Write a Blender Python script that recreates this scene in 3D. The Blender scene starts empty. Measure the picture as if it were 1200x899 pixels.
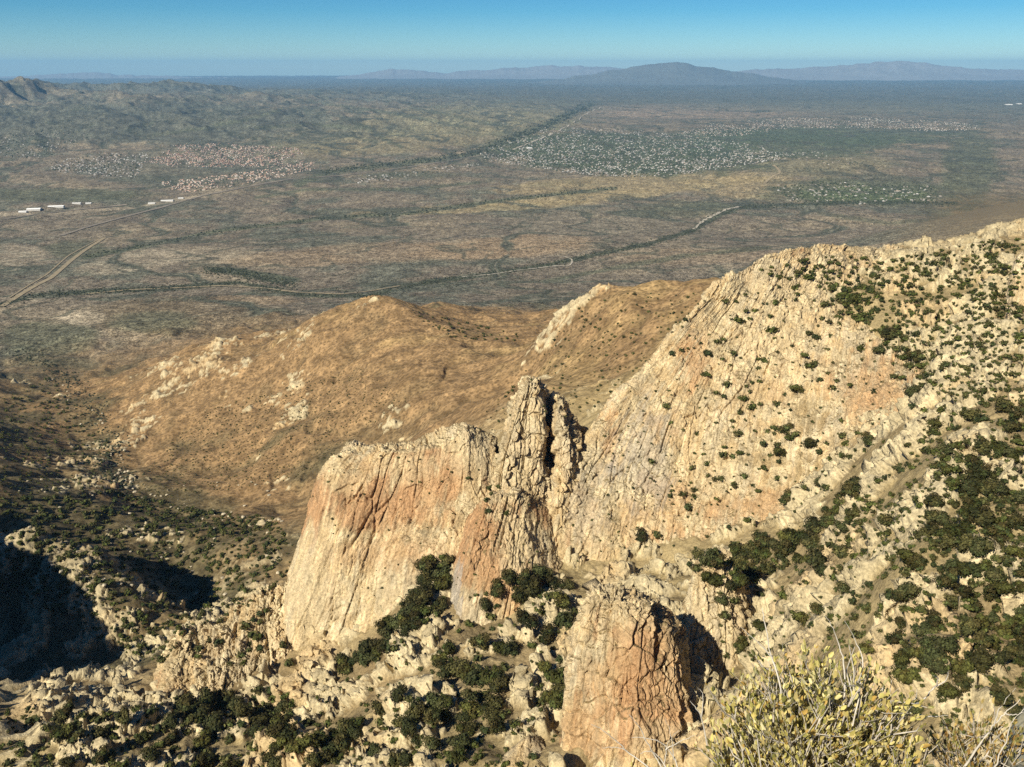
import bpy, math, random
import numpy as np
from mathutils import Vector

import os, time
_T0 = time.time()
def tick(s): print('TICK %-20s %.1f' % (s, time.time() - _T0), flush=True)
QUAL = 1.0          # mesh resolution factor
rng = np.random.default_rng(7)
random.seed(7)
F32 = np.float32
scene = bpy.context.scene
COL = scene.collection

# ------------------------------------------------------------------ camera model
F = 1039.0; CX, CY = 600.0, 449.5
HORIZON = 78.0
ZC = 1000.0
TH = math.atan((CY - HORIZON) / F)
ST, CT = math.sin(TH), math.cos(TH)

def P(px, py, D):
    """world point seen at photo pixel px,py lying D metres ahead of the lookout"""
    b = (CY - py) / F; a = (px - CX) / F
    s = D / (CT + b * ST)
    return (a * s, D, ZC + s * (-ST + b * CT))

def PZ(px, D, z):
    """world point in the vertical plane of photo column px, D metres ahead, height z"""
    zc = D * CT + (ZC - z) * ST
    return ((px - CX) / F * zc, D, z)

def project(x, y, z):
    zc = y * CT + (ZC - z) * ST
    yc = y * ST - (ZC - z) * CT
    zc = np.maximum(zc, 1e-3)
    return CX + F * x / zc, CY - F * yc / zc

# ------------------------------------------------------------------ numpy noise
_perm = rng.permutation(256).astype(np.int32)
_perm = np.concatenate([_perm, _perm])
_g = rng.normal(size=(256, 3)).astype(F32); _g /= np.linalg.norm(_g, axis=1)[:, None]

def perlin(x, y, z):
    xi = np.floor(x).astype(np.int32); yi = np.floor(y).astype(np.int32); zi = np.floor(z).astype(np.int32)
    xf = (x - xi).astype(F32); yf = (y - yi).astype(F32); zf = (z - zi).astype(F32)
    u = xf * xf * xf * (xf * (xf * 6 - 15) + 10); v = yf * yf * yf * (yf * (yf * 6 - 15) + 10); w = zf * zf * zf * (zf * (zf * 6 - 15) + 10)
    out = 0
    for dx in (0, 1):
        wx = u if dx else 1 - u
        px = _perm[(xi + dx) & 255]
        for dy in (0, 1):
            wy = v if dy else 1 - v
            py = _perm[px + ((yi + dy) & 255)]
            for dz in (0, 1):
                g = _g[_perm[py + ((zi + dz) & 255)]]
                out = out + wx * wy * (w if dz else 1 - w) * (g[..., 0] * (xf - dx) + g[..., 1] * (yf - dy) + g[..., 2] * (zf - dz))
    return out * 1.5

def fbm(x, y, z, octv=4, gain=0.5, lac=2.03):
    a, s, f = 1.0, 0.0, 1.0
    for o in range(octv):
        s = s + a * perlin(x * f + 13.1 * o, y * f + 7.7 * o, z * f + 3.3 * o)
        a *= gain; f *= lac
    return s

def ridged(x, y, z, octv=4, gain=0.5, lac=2.03):
    a, s, f = 1.0, 0.0, 1.0
    for o in range(octv):
        s = s + a * (1 - 2 * np.abs(perlin(x * f + 5.1 * o, y * f + 9.7 * o, z * f + 1.3 * o)))
        a *= gain; f *= lac
    return s

_hr = rng.random((4096, 8)).astype(F32)

def voronoi(x, y, z, flat=False):
    """F1, F2, cell id, offset to the nearest point"""
    xi = np.floor(x).astype(np.int64); yi = np.floor(y).astype(np.int64); zi = np.floor(z).astype(np.int64)
    xf = (x - xi).astype(F32); yf = (y - yi).astype(F32); zf = (z - zi).astype(F32)
    n = x.shape
    f1 = np.full(n, 9, F32); f2 = np.full(n, 9, F32); cid = np.zeros(n, np.int32)
    ox = np.zeros(n, F32); oy = np.zeros(n, F32); oz = np.zeros(n, F32)
    for dx in (-1, 0, 1):
        for dy in (-1, 0, 1):
            for dz in ((0,) if flat else (-1, 0, 1)):
                h = (((xi + dx) * 73856093) ^ ((yi + dy) * 19349663) ^ ((zi + dz) * 83492791)) & 4095
                r = _hr[h]
                ax = dx + 0.1 + 0.8 * r[..., 0] - xf; ay = dy + 0.1 + 0.8 * r[..., 1] - yf
                az = (0 * zf) if flat else dz + 0.1 + 0.8 * r[..., 2] - zf
                d = ax * ax + ay * ay + az * az
                m = d < f1
                f2 = np.where(m, f1, np.minimum(f2, d))
                f1 = np.where(m, d, f1)
                cid = np.where(m, h, cid)
                ox = np.where(m, ax, ox); oy = np.where(m, ay, oy); oz = np.where(m, az, oz)
    return np.sqrt(f1), np.sqrt(f2), cid, ox, oy, oz

def sstep(a, b, x):
    t = np.clip((x - a) / (b - a), 0, 1)
    return t * t * (3 - 2 * t)

def lerp(a, b, t): return a + (b - a) * t
def mixc(c, d, t): return c + (np.asarray(d, F32) - c) * t[..., None]

# ------------------------------------------------------------------ object helpers
def link(o, parent=None):
    COL.objects.link(o)
    if parent is not None: o.parent = parent
    return o

def tag(o, label=None, cat=None, group=None, kind=None):
    if label: o['label'] = label
    if cat: o['category'] = cat
    if group: o['group'] = group
    if kind: o['kind'] = kind
    return o

def empty(name, loc):
    o = bpy.data.objects.new(name, None); o.empty_display_size = 0.5
    COL.objects.link(o); o.location = loc
    return o

def mesh_np(name, verts, faces, mats, smooth=True, cols=None, fmat=None):
    """verts Nx3, faces MxK (constant K)"""
    me = bpy.data.meshes.new(name)
    verts = np.asarray(verts, F32); faces = np.asarray(faces, np.int32)
    n, k = faces.shape
    me.vertices.add(len(verts)); me.vertices.foreach_set('co', verts.ravel())
    me.loops.add(n * k); me.loops.foreach_set('vertex_index', faces.ravel())
    me.polygons.add(n); me.polygons.foreach_set('loop_start', np.arange(0, n * k, k, dtype=np.int32))
    me.polygons.foreach_set('loop_total', np.full(n, k, np.int32))
    me.polygons.foreach_set('use_smooth', np.full(n, smooth, bool))
    if fmat is not None: me.polygons.foreach_set('material_index', np.asarray(fmat, np.int32))
    for m in (mats if isinstance(mats, (list, tuple)) else [mats]): me.materials.append(m)
    if cols is not None:
        at = me.attributes.new('Col', 'FLOAT_COLOR', 'POINT')
        c4 = np.ones((len(verts), 4), F32); c4[:, :3] = cols
        at.data.foreach_set('color', c4.ravel())
    me.update(calc_edges=True)
    return me

def grid_faces(nu, nv):
    i = np.arange((nu - 1) * (nv - 1)); r = i // (nv - 1); c = i % (nv - 1)
    a = r * nv + c
    return np.stack([a, a + 1, a + nv + 1, a + nv], 1)

# ------------------------------------------------------------------ materials
def new_mat(name, rough=0.9, spec=0.15):
    m = bpy.data.materials.new(name); m.use_nodes = True
    nt = m.node_tree; b = nt.nodes['Principled BSDF']
    b.inputs['Roughness'].default_value = rough
    b.inputs['Specular IOR Level'].default_value = spec
    return m, nt, b

def N(nt, typ, **kw):
    n = nt.nodes.new(typ)
    for k, v in kw.items(): setattr(n, k, v)
    return n

def noise_node(nt, vec, scale, detail=4, rough=0.55, stretch=None):
    if stretch is not None:
        mp = N(nt, 'ShaderNodeMapping'); mp.inputs['Scale'].default_value = stretch
        nt.links.new(vec, mp.inputs['Vector']); vec = mp.outputs['Vector']
    n = N(nt, 'ShaderNodeTexNoise'); n.inputs['Scale'].default_value = scale
    n.inputs['Detail'].default_value = detail; n.inputs['Roughness'].default_value = rough
    nt.links.new(vec, n.inputs['Vector'])
    return n.outputs['Fac']

def mrange(nt, val, a, b, c, d, smooth=False):
    n = N(nt, 'ShaderNodeMapRange')
    if smooth: n.interpolation_type = 'SMOOTHSTEP'
    nt.links.new(val, n.inputs['Value'])
    for i, v in zip(('From Min', 'From Max', 'To Min', 'To Max'), (a, b, c, d)): n.inputs[i].default_value = v
    return n.outputs['Result']

def vmul(nt, col, fac):
    n = N(nt, 'ShaderNodeVectorMath', operation='SCALE')
    nt.links.new(col, n.inputs[0]); nt.links.new(fac, n.inputs['Scale'])
    return n.outputs['Vector']

def mmul(nt, a, b, op='MULTIPLY'):
    n = N(nt, 'ShaderNodeMath', operation=op)
    for i, v in enumerate((a, b)):
        if isinstance(v, (int, float)): n.inputs[i].default_value = v
        else: nt.links.new(v, n.inputs[i])
    return n.outputs[0]

def bump(nt, b, height, strength, dist):
    n = N(nt, 'ShaderNodeBump'); n.inputs['Strength'].default_value = strength; n.inputs['Distance'].default_value = dist
    nt.links.new(height, n.inputs['Height']); nt.links.new(n.outputs['Normal'], b.inputs['Normal'])

def mix_rgb(nt, fac, a, b):
    n = N(nt, 'ShaderNodeMix', data_type='RGBA')
    nt.links.new(fac, n.inputs['Factor'])
    for k, v in ((6, a), (7, b)):
        if isinstance(v, tuple): n.inputs[k].default_value = (*v, 1)
        else: nt.links.new(v, n.inputs[k])
    return n.outputs[2]

def make_rock_mat():
    m, nt, b = new_mat('weathered_granite', 0.92, 0.1)
    geo = N(nt, 'ShaderNodeNewGeometry'); pos = geo.outputs['Position']
    at = N(nt, 'ShaderNodeAttribute', attribute_name='Col')
    n1 = noise_node(nt, pos, 0.55, 6, 0.68)
    n2 = noise_node(nt, pos, 0.16, 5, 0.6, (1, 1, 0.22))
    n3 = noise_node(nt, pos, 2.2, 3, 0.6)
    f = mmul(nt, mrange(nt, n1, 0.3, 0.7, 0.62, 1.32), mrange(nt, n2, 0.3, 0.7, 0.8, 1.18))
    col = vmul(nt, at.outputs['Color'], f)
    # dark mineral streaks and lichen specks
    lich = mrange(nt, n3, 0.62, 0.74, 0.0, 0.4, True)
    col = mix_rgb(nt, lich, col, (0.10, 0.085, 0.06))
    nt.links.new(col, b.inputs['Base Color'])
    n4 = noise_node(nt, pos, 0.5, 5, 0.6, (1, 1, 0.18))
    h = mmul(nt, mmul(nt, n1, 1.5), mmul(nt, n4, 1.5), 'ADD')
    h = mmul(nt, h, mmul(nt, n3, 0.4), 'ADD')
    bump(nt, b, h, 0.9, 0.9)
    return m

def make_ground_mat():
    m, nt, b = new_mat('dry_ground', 0.95, 0.05)
    geo = N(nt, 'ShaderNodeNewGeometry'); pos = geo.outputs['Position']
    at = N(nt, 'ShaderNodeAttribute', attribute_name='Col')
    sz = N(nt, 'ShaderNodeAttribute', attribute_name='Far')      # 0 close by, 1 on the far plain
    n1 = noise_node(nt, pos, 0.7, 4, 0.65)
    n2 = noise_node(nt, pos, 0.12, 4, 0.65)
    n3 = noise_node(nt, pos, 0.022, 4, 0.6)
    near = mmul(nt, mrange(nt, n1, 0.3, 0.7, 0.62, 1.35), mrange(nt, n2, 0.3, 0.7, 0.78, 1.2))
    # desert scrub: dark dots on pale soil
    v = N(nt, 'ShaderNodeTexVoronoi'); v.inputs['Scale'].default_value = 0.14
    nt.links.new(pos, v.inputs['Vector'])
    dots = mrange(nt, v.outputs['Distance'], 0.25, 0.5, 0.3, 1.35, True)
    nw = noise_node(nt, pos, 0.034, 5, 0.65, (1.0, 0.22, 1.0))      # gullies running down the fan
    dots = mmul(nt, dots, mrange(nt, nw, 0.3, 0.7, 0.78, 1.22))
    v2 = N(nt, 'ShaderNodeTexVoronoi'); v2.inputs['Scale'].default_value = 0.042; nt.links.new(pos, v2.inputs['Vector'])
    dots = mmul(nt, dots, mrange(nt, v2.outputs['Distance'], 0.2, 0.55, 0.62, 1.25, True))
    far = mmul(nt, mmul(nt, dots, mrange(nt, n2, 0.3, 0.7, 0.35, 1.7)), mmul(nt, mrange(nt, n3, 0.35, 0.65, 0.8, 1.2), mrange(nt, noise_node(nt, pos, 0.008, 5, 0.7), 0.35, 0.65, 0.86, 1.14)))
    mixn = N(nt, 'ShaderNodeMix', data_type='FLOAT')
    nt.links.new(sz.outputs['Fac'], mixn.inputs[0]); nt.links.new(near, mixn.inputs[2]); nt.links.new(far, mixn.inputs[3])
    col = vmul(nt, at.outputs['Color'], mixn.outputs[0])
    nt.links.new(col, b.inputs['Base Color'])
    bump(nt, b, mmul(nt, n1, mmul(nt, n2, 3.0), 'ADD'), 0.7, 0.8)
    return m

def simple_mat(name, c, rough=0.9, var=0.25, scale=1.0, spec=0.1, objvar=0.0):
    m, nt, b = new_mat(name, rough, spec)
    geo = N(nt, 'ShaderNodeNewGeometry')
    n = noise_node(nt, geo.outputs['Position'], scale, 4, 0.6)
    f = mrange(nt, n, 0.3, 0.7, 1 - var, 1 + var)
    if objvar:
        oi = N(nt, 'ShaderNodeObjectInfo')
        f = mmul(nt, f, mrange(nt, oi.outputs['Random'], 0, 1, 1 - objvar, 1 + objvar))
    rgb = N(nt, 'ShaderNodeRGB'); rgb.outputs[0].default_value = (*c, 1)
    nt.links.new(vmul(nt, rgb.outputs[0], f), b.inputs['Base Color'])
    return m

def attr_mat(name, rough=0.9, var=0.2, scale=1.0, objvar=0.0, transl=0.0, spec=0.1):
    m, nt, b = new_mat(name, rough, spec)
    geo = N(nt, 'ShaderNodeNewGeometry')
    at = N(nt, 'ShaderNodeAttribute', attribute_name='Col')
    n = noise_node(nt, geo.outputs['Position'], scale, 3, 0.6)
    f = mrange(nt, n, 0.3, 0.7, 1 - var, 1 + var)
    if objvar:
        oi = N(nt, 'ShaderNodeObjectInfo')
        f = mmul(nt, f, mrange(nt, oi.outputs['Random'], 0, 1, 1 - objvar, 1 + objvar))
    c = vmul(nt, at.outputs['Color'], f)
    nt.links.new(c, b.inputs['Base Color'])
    if transl:
        t = N(nt, 'ShaderNodeBsdfTranslucent'); nt.links.new(c, t.inputs['Color'])
        mx = N(nt, 'ShaderNodeMixShader'); mx.inputs[0].default_value = transl
        nt.links.new(b.outputs[0], mx.inputs[1]); nt.links.new(t.outputs[0], mx.inputs[2])
        nt.links.new(mx.outputs[0], nt.nodes['Material Output'].inputs['Surface'])
    return m

M_ROCK = make_rock_mat()
M_GROUND = make_ground_mat()
M_LEAF = attr_mat('oak_foliage', 0.8, 0.4, 1.5, 0.4)
M_BARK = simple_mat('grey_bark', (0.12, 0.10, 0.08), 0.95, 0.3, 6)
M_MOUNT = attr_mat('far_rock', 0.95, 0.25, 0.004)

ROCK_C = np.array([0.54, 0.405, 0.222], F32)
ROCK_O = np.array([0.44, 0.26, 0.13], F32)
ROCK_W = np.array([0.59, 0.48, 0.292], F32)
ROCK_G = np.array([0.42, 0.37, 0.28], F32)
GRASS = np.array([0.27, 0.20, 0.092], F32)
BROWN = np.array([0.20, 0.138, 0.068], F32)
SCRUB = np.array([0.10, 0.085, 0.045], F32)
PLAIN = np.array([0.128, 0.107, 0.077], F32)

# ------------------------------------------------------------------ rock formations: control nets of (photo x, photo y, distance)
NETS = {}
NETS['rock_buttress'] = [
 [(335,805,640),(350,690,660),(380,590,668),(400,545,672),(405,535,676),(416,527,700),(418,585,750)],
 [(312,840,545),(338,700,575),(368,585,600),(384,545,614),(398,532,622),(414,526,652),(416,580,740)],
 [(345,850,525),(383,690,560),(413,585,592),(428,540,606),(438,526,614),(444,523,642),(442,580,740)],
 [(412,830,515),(428,690,560),(460,590,594),(470,540,606),(476,527,614),(478,524,642),(475,580,740)],
 [(468,790,520),(480,660,562),(500,590,592),(505,540,606),(508,518,617),(510,514,647),(510,580,740)],
 [(528,760,525),(535,640,566),(545,580,594),(548,535,608),(550,509,622),(552,506,652),(555,580,740)],
 [(575,740,530),(580,640,572),(585,590,596),(583,550,612),(580,525,626),(582,520,654),(590,580,740)],
]
NETS['rock_spire'] = [
 [(575,640,650),(585,570,660),(595,520,668),(605,480,674),(614,460,676),(618,458,690),(620,540,760)],
 [(566,680,560),(577,580,592),(584,535,608),(597,490,624),(612,460,637),(618,455,662),(620,540,760)],
 [(598,690,550),(606,600,585),(611,550,602),(616,500,619),(621,455,634),(625,453,662),(628,540,760)],
 [(630,690,550),(631,600,588),(634,550,610),(637,500,628),(636,465,641),(640,463,667),(645,540,760)],
 [(643,690,555),(641,615,586),(650,570,612),(640,520,656),(646,481,662),(650,474,674),(658,540,760)],
 [(655,690,556),(653,600,582),(653,550,602),(653,515,617),(653,478,638),(658,475,668),(668,550,760)],
 [(672,670,565),(670,600,590),(672,550,606),(671,515,622),(669,495,642),(674,492,672),(678,550,760)],
 [(682,660,580),(681,600,613),(681,560,630),(680,530,642),(679,507,652),(684,507,682),(690,570,760)],
 [(700,650,650),(695,600,670),(692,560,680),(690,540,690),(688,515,695),(692,515,705),(700,580,760)],
]
NETS['orange_rock_rib'] = [
 [(522,760,560),(535,660,585),(555,600,602),(560,587,612),(566,580,640)],
 [(518,770,505),(538,670,530),(560,605,560),(568,588,572),(572,580,602)],
 [(557,770,498),(572,670,527),(585,605,558),(592,580,572),(595,570,602)],
 [(602,760,503),(612,670,530),(615,610,560),(618,583,576),(620,574,604)],
 [(668,730,528),(664,670,556),(656,625,580),(652,603,596),(650,592,620)],
]
NETS['granite_dome'] = [
 [(660,690,640),(668,630,670),(690,545,700),(720,485,725),(775,425,750),(830,362,770),(840,360,780),(840,420,900)],
 [(626,720,550),(636,630,580),(667,545,622),(704,485,655),(757,425,690),(818,359,715),(826,353,745),(835,420,900)],
 [(675,740,540),(690,640,570),(715,550,614),(748,480,648),(798,410,685),(848,339,722),(853,332,755),(860,410,900)],
 [(735,730,540),(750,640,572),(775,550,614),(800,470,650),(833,400,688),(878,323,735),(883,317,765),(890,400,920)],
 [(800,720,538),(810,640,567),(830,550,610),(850,470,648),(875,390,690),(913,309,745),(918,304,780),(920,390,930)],
 [(872,700,530),(880,625,564),(895,540,607),(905,460,648),(925,380,698),(948,300,765),(952,297,800),(955,380,950)],
 [(943,680,515),(945,600,552),(955,530,592),(965,450,640),(980,380,698),(988,299,785),(992,296,825),(990,380,960)],
 [(1002,640,500),(1005,560,540),(1010,500,575),(1020,440,622),(1030,380,690),(1034,302,810),(1038,299,850),(1035,380,980)],
 [(1050,600,485),(1055,530,520),(1060,490,548),(1068,440,596),(1075,390,680),(1082,298,840),(1085,296,880),(1085,380,990)],
 [(1085,600,480),(1095,530,520),(1100,490,560),(1105,445,612),(1110,400,690),(1115,310,840),(1118,310,880),(1120,390,990)],
]
NETS['rock_pinnacle'] = [
 [(690,960,385),(690,850,392),(690,790,396),(692,735,398),(696,706,398),(702,702,404),(704,790,420)],
 [(650,980,325),(661,850,345),(667,790,353),(677,728,362),(689,703,367),(696,697,387),(698,790,420)],
 [(690,980,312),(696,850,333),(701,790,344),(708,725,356),(715,697,366),(719,692,387),(720,790,420)],
 [(730,980,306),(736,850,328),(739,790,341),(742,730,353),(745,705,364),(748,700,387),(748,790,420)],
 [(772,980,306),(776,850,328),(776,800,340),(776,745,353),(773,721,364),(774,716,387),(775,790,420)],
 [(812,980,313),(811,860,332),(807,810,344),(802,770,356),(795,745,368),(793,740,390),(793,800,420)],
 [(830,980,365),(824,860,376),(816,810,386),(808,775,393),(800,752,399),(797,748,410),(797,800,425)],
]
NETS['rock_tower'] = [
 [(808,830,450),(810,740,458),(816,690,462),(822,668,464),(824,664,470),(826,730,500)],
 [(790,840,400),(800,740,422),(811,685,434),(820,663,442),(824,657,464),(826,730,500)],
 [(832,840,394),(834,740,416),(836,685,431),(839,659,440),(842,653,464),(842,730,500)],
 [(874,830,398),(870,740,420),(864,692,434),(859,669,444),(858,663,466),(860,730,500)],
 [(900,820,440),(888,740,456),(876,700,462),(866,680,464),(864,676,470),(866,735,500)],
]
NETS['rock_hump'] = [
 [(200,830,600),(203,800,610),(206,770,614),(210,756,616),(214,752,622),(218,800,680)],
 [(182,840,512),(187,797,530),(194,775,542),(204,753,553),(210,747,575),(216,800,680)],
 [(223,855,502),(227,800,522),(231,770,541),(237,744,557),(242,737,582),(246,800,680)],
 [(264,855,505),(268,790,530),(270,755,549),(274,721,567),(278,712,592),(282,780,690)],
 [(302,855,512),(306,780,536),(308,740,556),(312,704,577),(315,697,602),(318,770,700)],
 [(345,850,525),(345,770,545),(344,735,562),(343,704,582),(343,693,607),(346,770,700)],
]
NETS['cream_boulder'] = [
 [(1186,390,620),(1183,365,630),(1184,340,640),(1190,315,645),(1198,303,650),(1205,340,690)],
 [(1176,395,585),(1178,365,595),(1181,340,607),(1188,315,618),(1198,300,635),(1206,340,690)],
 [(1200,400,570),(1200,365,580),(1201,335,595),(1203,310,612),(1206,297,632),(1210,340,690)],
 [(1235,400,575),(1235,365,585),(1232,330,600),(1225,305,618),(1218,296,634),(1214,340,690)],
 [(1255,390,610),(1252,365,620),(1245,335,630),(1232,310,640),(1222,300,650),(1216,340,690)],
]
NETS['summit_crag'] = [
 [(1192,290,840),(1188,280,850),(1189,268,856),(1194,262,860),(1200,280,890)],
 [(1184,292,800),(1185,280,812),(1187,268,826),(1193,260,840),(1200,280,890)],
 [(1205,292,795),(1205,278,808),(1205,264,822),(1206,256,838),(1208,280,890)],
 [(1232,292,805),(1230,278,815),(1226,266,828),(1220,259,842),(1214,280,890)],
 [(1240,290,850),(1236,280,855),(1230,270,860),(1222,264,864),(1216,280,890)],
]
NETS['rock_fin'] = [
 [(596,940,345),(598,900,352),(606,880,356),(614,866,358),(618,864,366),(620,900,385)],
 [(578,960,315),(588,905,328),(600,880,338),(612,866,346),(617,862,362),(620,900,385)],
 [(612,960,312),(614,905,326),(617,880,336),(620,862,345),(622,858,362),(624,900,385)],
 [(648,960,318),(646,905,332),(642,885,340),(636,870,348),(632,866,364),(632,900,385)],
 [(664,940,350),(656,900,356),(648,885,360),(640,874,362),(636,870,368),(636,900,385)],
]

# ------------------------------------------------------------------ terrain control points: (photo x, photo y, distance, rockiness, tone 0 golden grass .. 1 dark scrub)
CP = []
def C(px, py, D, rock=0.3, tone=0.3): CP.append((*P(px, py, D), rock, tone))
def CZ(px, D, z, rock=0.3, tone=0.3): CP.append((*PZ(px, D, z), rock, tone))
def CW(x, y, z, rock=0.3, tone=0.3): CP.append((x, y, z, rock, tone))
# the summit the camera stands on, falling away steeply
for az in (-100, -70, -40, -15, 0, 15, 35, 70, 100):
    a = math.radians(az)
    for r, z in ((1, 998.2), (2, 995.8), (4, 991.5), (8, 984), (20, 962), (50, 925), (100, 880)):
        k = 0.35 if abs(az) > 60 else 1.0
        CW(r * math.sin(a), r * math.cos(a), 1000 - (1000 - z) * k, .5, .4)
for px, zz in ((100, 815), (350, 822), (600, 828), (850, 838), (1100, 848)):
    CZ(px, 150, zz, .5, .4)
CZ(600, 200, 775); CZ(350, 230, 745); CZ(100, 230, 745); CZ(850, 200, 790); CZ(720, 300, 700); CZ(600, 270, 722); CZ(350, 320, 680); CZ(100, 320, 680)
# slope with the oaks
C(1190,899,200,.45,.25); C(1100,850,215,.4,.2); C(1000,899,220,.4,.2); C(1100,750,246,.4,.2); C(1190,750,246,.45,.3); C(1000,800,270,.4,.2)
C(1070,650,310,.35,.1); C(1190,650,300,.5,.3); C(1100,550,385,.5,.3); C(1190,560,372,.5,.3); C(1000,700,330,.4,.1); C(940,760,345,.5,.2)
C(1000,650,400,.4,.15); C(950,700,400,.4,.15); C(1050,580,410,.5,.2); C(1060,530,470,.5,.2)
C(1150,450,480,.6,.35); C(1100,440,560,.55,.35); C(1190,430,500,.6,.35); C(1150,400,570,.6,.35); C(1100,380,660,.6,.35); C(1190,360,620,.6,.35)
C(1150,330,690,.55,.25); C(1100,310,780,.5,.2); C(1150,285,800,.5,.15); C(1200,268,850,.55,.25); C(1120,292,830,.5,.2); C(1060,296,830,.6,.3); C(1250,262,850); C(1300,300,750); C(1300,450,470); C(1300,650,270); C(1300,899,190)
# foot of the dome
C(900,640,520,.4,.2); C(860,652,528,.4,.2); C(820,665,530,.5,.2); C(960,620,490,.4,.2); C(880,690,470,.5,.2); C(900,760,405,.5,.2); C(860,790,390,.5,.2); C(850,850,330,.5,.2)
C(760,670,540,.7,.2); C(700,680,545,.7,.2); C(640,660,565,.6,.2); C(740,700,500,.7,.2); C(780,720,450,.6,.3)
C(660,690,520,.4,.3); C(600,725,505,.3,.3); C(640,760,450,.3,.3); C(560,800,410,.35,.25); C(630,830,385,.3,.25); C(550,899,330,.35,.3); C(640,899,330,.3,.3); C(480,899,350,.5,.3); C(440,860,390,.5,.3)
C(500,760,480,.6,.3); C(470,740,520,.5,.4); C(420,790,500,.5,.4); C(510,690,545,.5,.4)
# ground inside and behind the formations
CZ(450,640,600); CZ(450,720,545); CZ(390,640,575); CZ(550,650,640); CZ(550,740,585); CZ(640,640,690); CZ(650,740,650)
CZ(720,640,700); CZ(780,690,735); CZ(850,730,790); CZ(920,780,810); CZ(1000,800,825); CZ(850,860,760); CZ(950,930,770); CZ(1050,950,790); CZ(760,800,700); CZ(820,640,690); CZ(900,650,715); CZ(970,660,760); CZ(1030,680,800)
CZ(730,370,705); CZ(735,430,690)
CZ(1000,1100,730,.4,.3); CZ(1150,1000,790,.4,.3); CZ(1150,1300,690,.4,.4); CZ(1000,1500,600,.3,.5)
# terrace below the buttress, knob, canyon
C(350,815,505,.5,.5); C(300,840,490,.5,.5); C(250,832,500,.5,.5); C(180,825,505,.5,.5); C(100,832,500,.5,.45); C(0,848,475,.5,.45); C(0,899,420,.5,.2); C(150,899,415,.5,.2); C(300,899,405,.5,.25); C(420,830,450,.5,.4); C(330,865,440,.5,.4); C(150,850,460,.6,.3); C(-100,860,450); C(-100,930,380)
CZ(250,560,570); CZ(310,590,590); CZ(200,600,540); CZ(280,680,500); CZ(350,720,520)
C(60,765,760,.3,.9); C(150,780,700,.3,.9); C(0,740,830,.3,.9); C(-60,690,870,.4,.7); C(-120,620,940,.5,.6)
C(20,640,895,.8,.75); C(75,690,815,.8,.75); C(0,690,850,.3,.85); C(110,740,780,.4,.8); C(-80,560,1100,.5,.6)
C(0,605,1080,.3,.95); C(110,652,930,.5,.7); C(60,640,940,.4,.8); C(140,690,820,.6,.7); C(185,765,690,.7,.6); C(130,650,900,.5,.7)
C(210,690,985,.3,.9); C(225,730,915,.3,.9); C(185,655,1060,.3,.8); C(260,700,930,.4,.8); C(240,655,1040,.4,.7); C(300,650,1000,.4,.75); C(330,690,880,.4,.7)
C(100,600,1180,.35,.9); C(200,620,1150,.35,.85); C(300,620,1130,.35,.85); C(360,640,1000,.4,.7); C(0,560,1300,.25,.95); C(-100,500,1500,.3,.9)
C(200,590,1350,.35,.8); C(280,605,1260,.35,.85); C(130,560,1500,.65,.7); C(100,520,1800,.4,.7); C(90,480,2050,.35,.75); C(60,450,2350,.35,.8); C(0,500,1750,.25,.9); C(0,450,2300,.2,.85); C(-100,430,2500,.3,.5)
# tan hill and saddle
C(455,352,2000,.35,.2); C(420,357,2030,.3,.2); C(370,375,2080,.35,.2); C(320,395,2120,.35,.25); C(245,410,2150,.6,.2); C(190,425,2230,.4,.3); C(130,450,2300,.35,.35)
C(300,430,1950,.5,.3); C(250,460,1900,.6,.3); C(200,480,1880,.5,.4); C(380,410,1850,.35,.25); C(400,450,1700,.4,.55); C(350,500,1560,.35,.55); C(300,480,1760,.3,.5); C(250,530,1620,.25,.5); C(300,560,1430,.25,.5); C(180,540,1640,.35,.6); C(350,560,1380,.25,.5); C(350,600,1230,.3,.6)
C(450,400,1780,.2,.2); C(450,450,1580,.35,.65); C(430,520,1400,.35,.6); C(420,580,1200,.3,.45); C(500,500,1320,.35,.45); C(500,440,1520,.2,.25); C(540,400,1740,.15,.2); C(600,397,1800,.15,.1); C(560,440,1480,.15,.2); C(500,365,2060,.25,.3); C(550,382,1950,.2,.3); C(600,420,1600,.1,.1)
C(620,440,1360,.3,.2); C(560,485,1180,.3,.3); C(640,400,1500,.45,.2); C(690,350,1420,.7,.2); C(660,375,1450,.7,.2); C(740,350,1380,.2,.05); C(790,345,1320,.1,.05); C(850,338,1250,.2,.1); C(740,420,1120,.2,.05); C(690,430,1180,.4,.1); C(680,490,960,.2,.05); C(620,500,960,.2,.1); C(560,505,1020,.2,.1); C(760,380,1230,.15,.05)
# behind the hill, then the plain
C(520,358,2500,.1,.6); CZ(455,2400,300,.1,.5); CZ(600,2500,290,.1,.5); CZ(700,2200,420,.2,.4); CZ(800,2300,430,.2,.4); CZ(900,2000,470,.2,.4); CZ(1100,2200,470,.2,.4); CZ(370,2500,250,.1,.5); CZ(245,2600,200,.1,.5)
C(650,372,2350,.1,.5)
for px in (-200, 0, 150, 300, 450, 600, 750, 900): C(px, 342, 3700, 0, .8)
C(50,400,2850,.2,.7); C(150,390,2900,.1,.6); C(250,370,3100,.1,.5); C(350,360,3250,.1,.5); C(150,430,2550,.1,.6); C(0,380,3150,.2,.7)
C(1000,300,3600,.1,.6); C(1190,232,4300,.6,.5); C(1150,246,4200,.7,.5); C(1100,264,4000,.55,.5); C(1040,285,3850,.3,.6); C(1230,230,4300,.6,.5); C(1300,235,4300,.4,.3)
for px in (-300, 0, 200, 400, 600, 800, 1000): CZ(px, 5200, 60, 0, .8)
for px in (1200, 1400): CZ(px, 5600, 130, 0, .8)
for px in (-300, 200, 600, 1000, 1400): CZ(px, 8000, 10, 0, .8)
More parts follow.
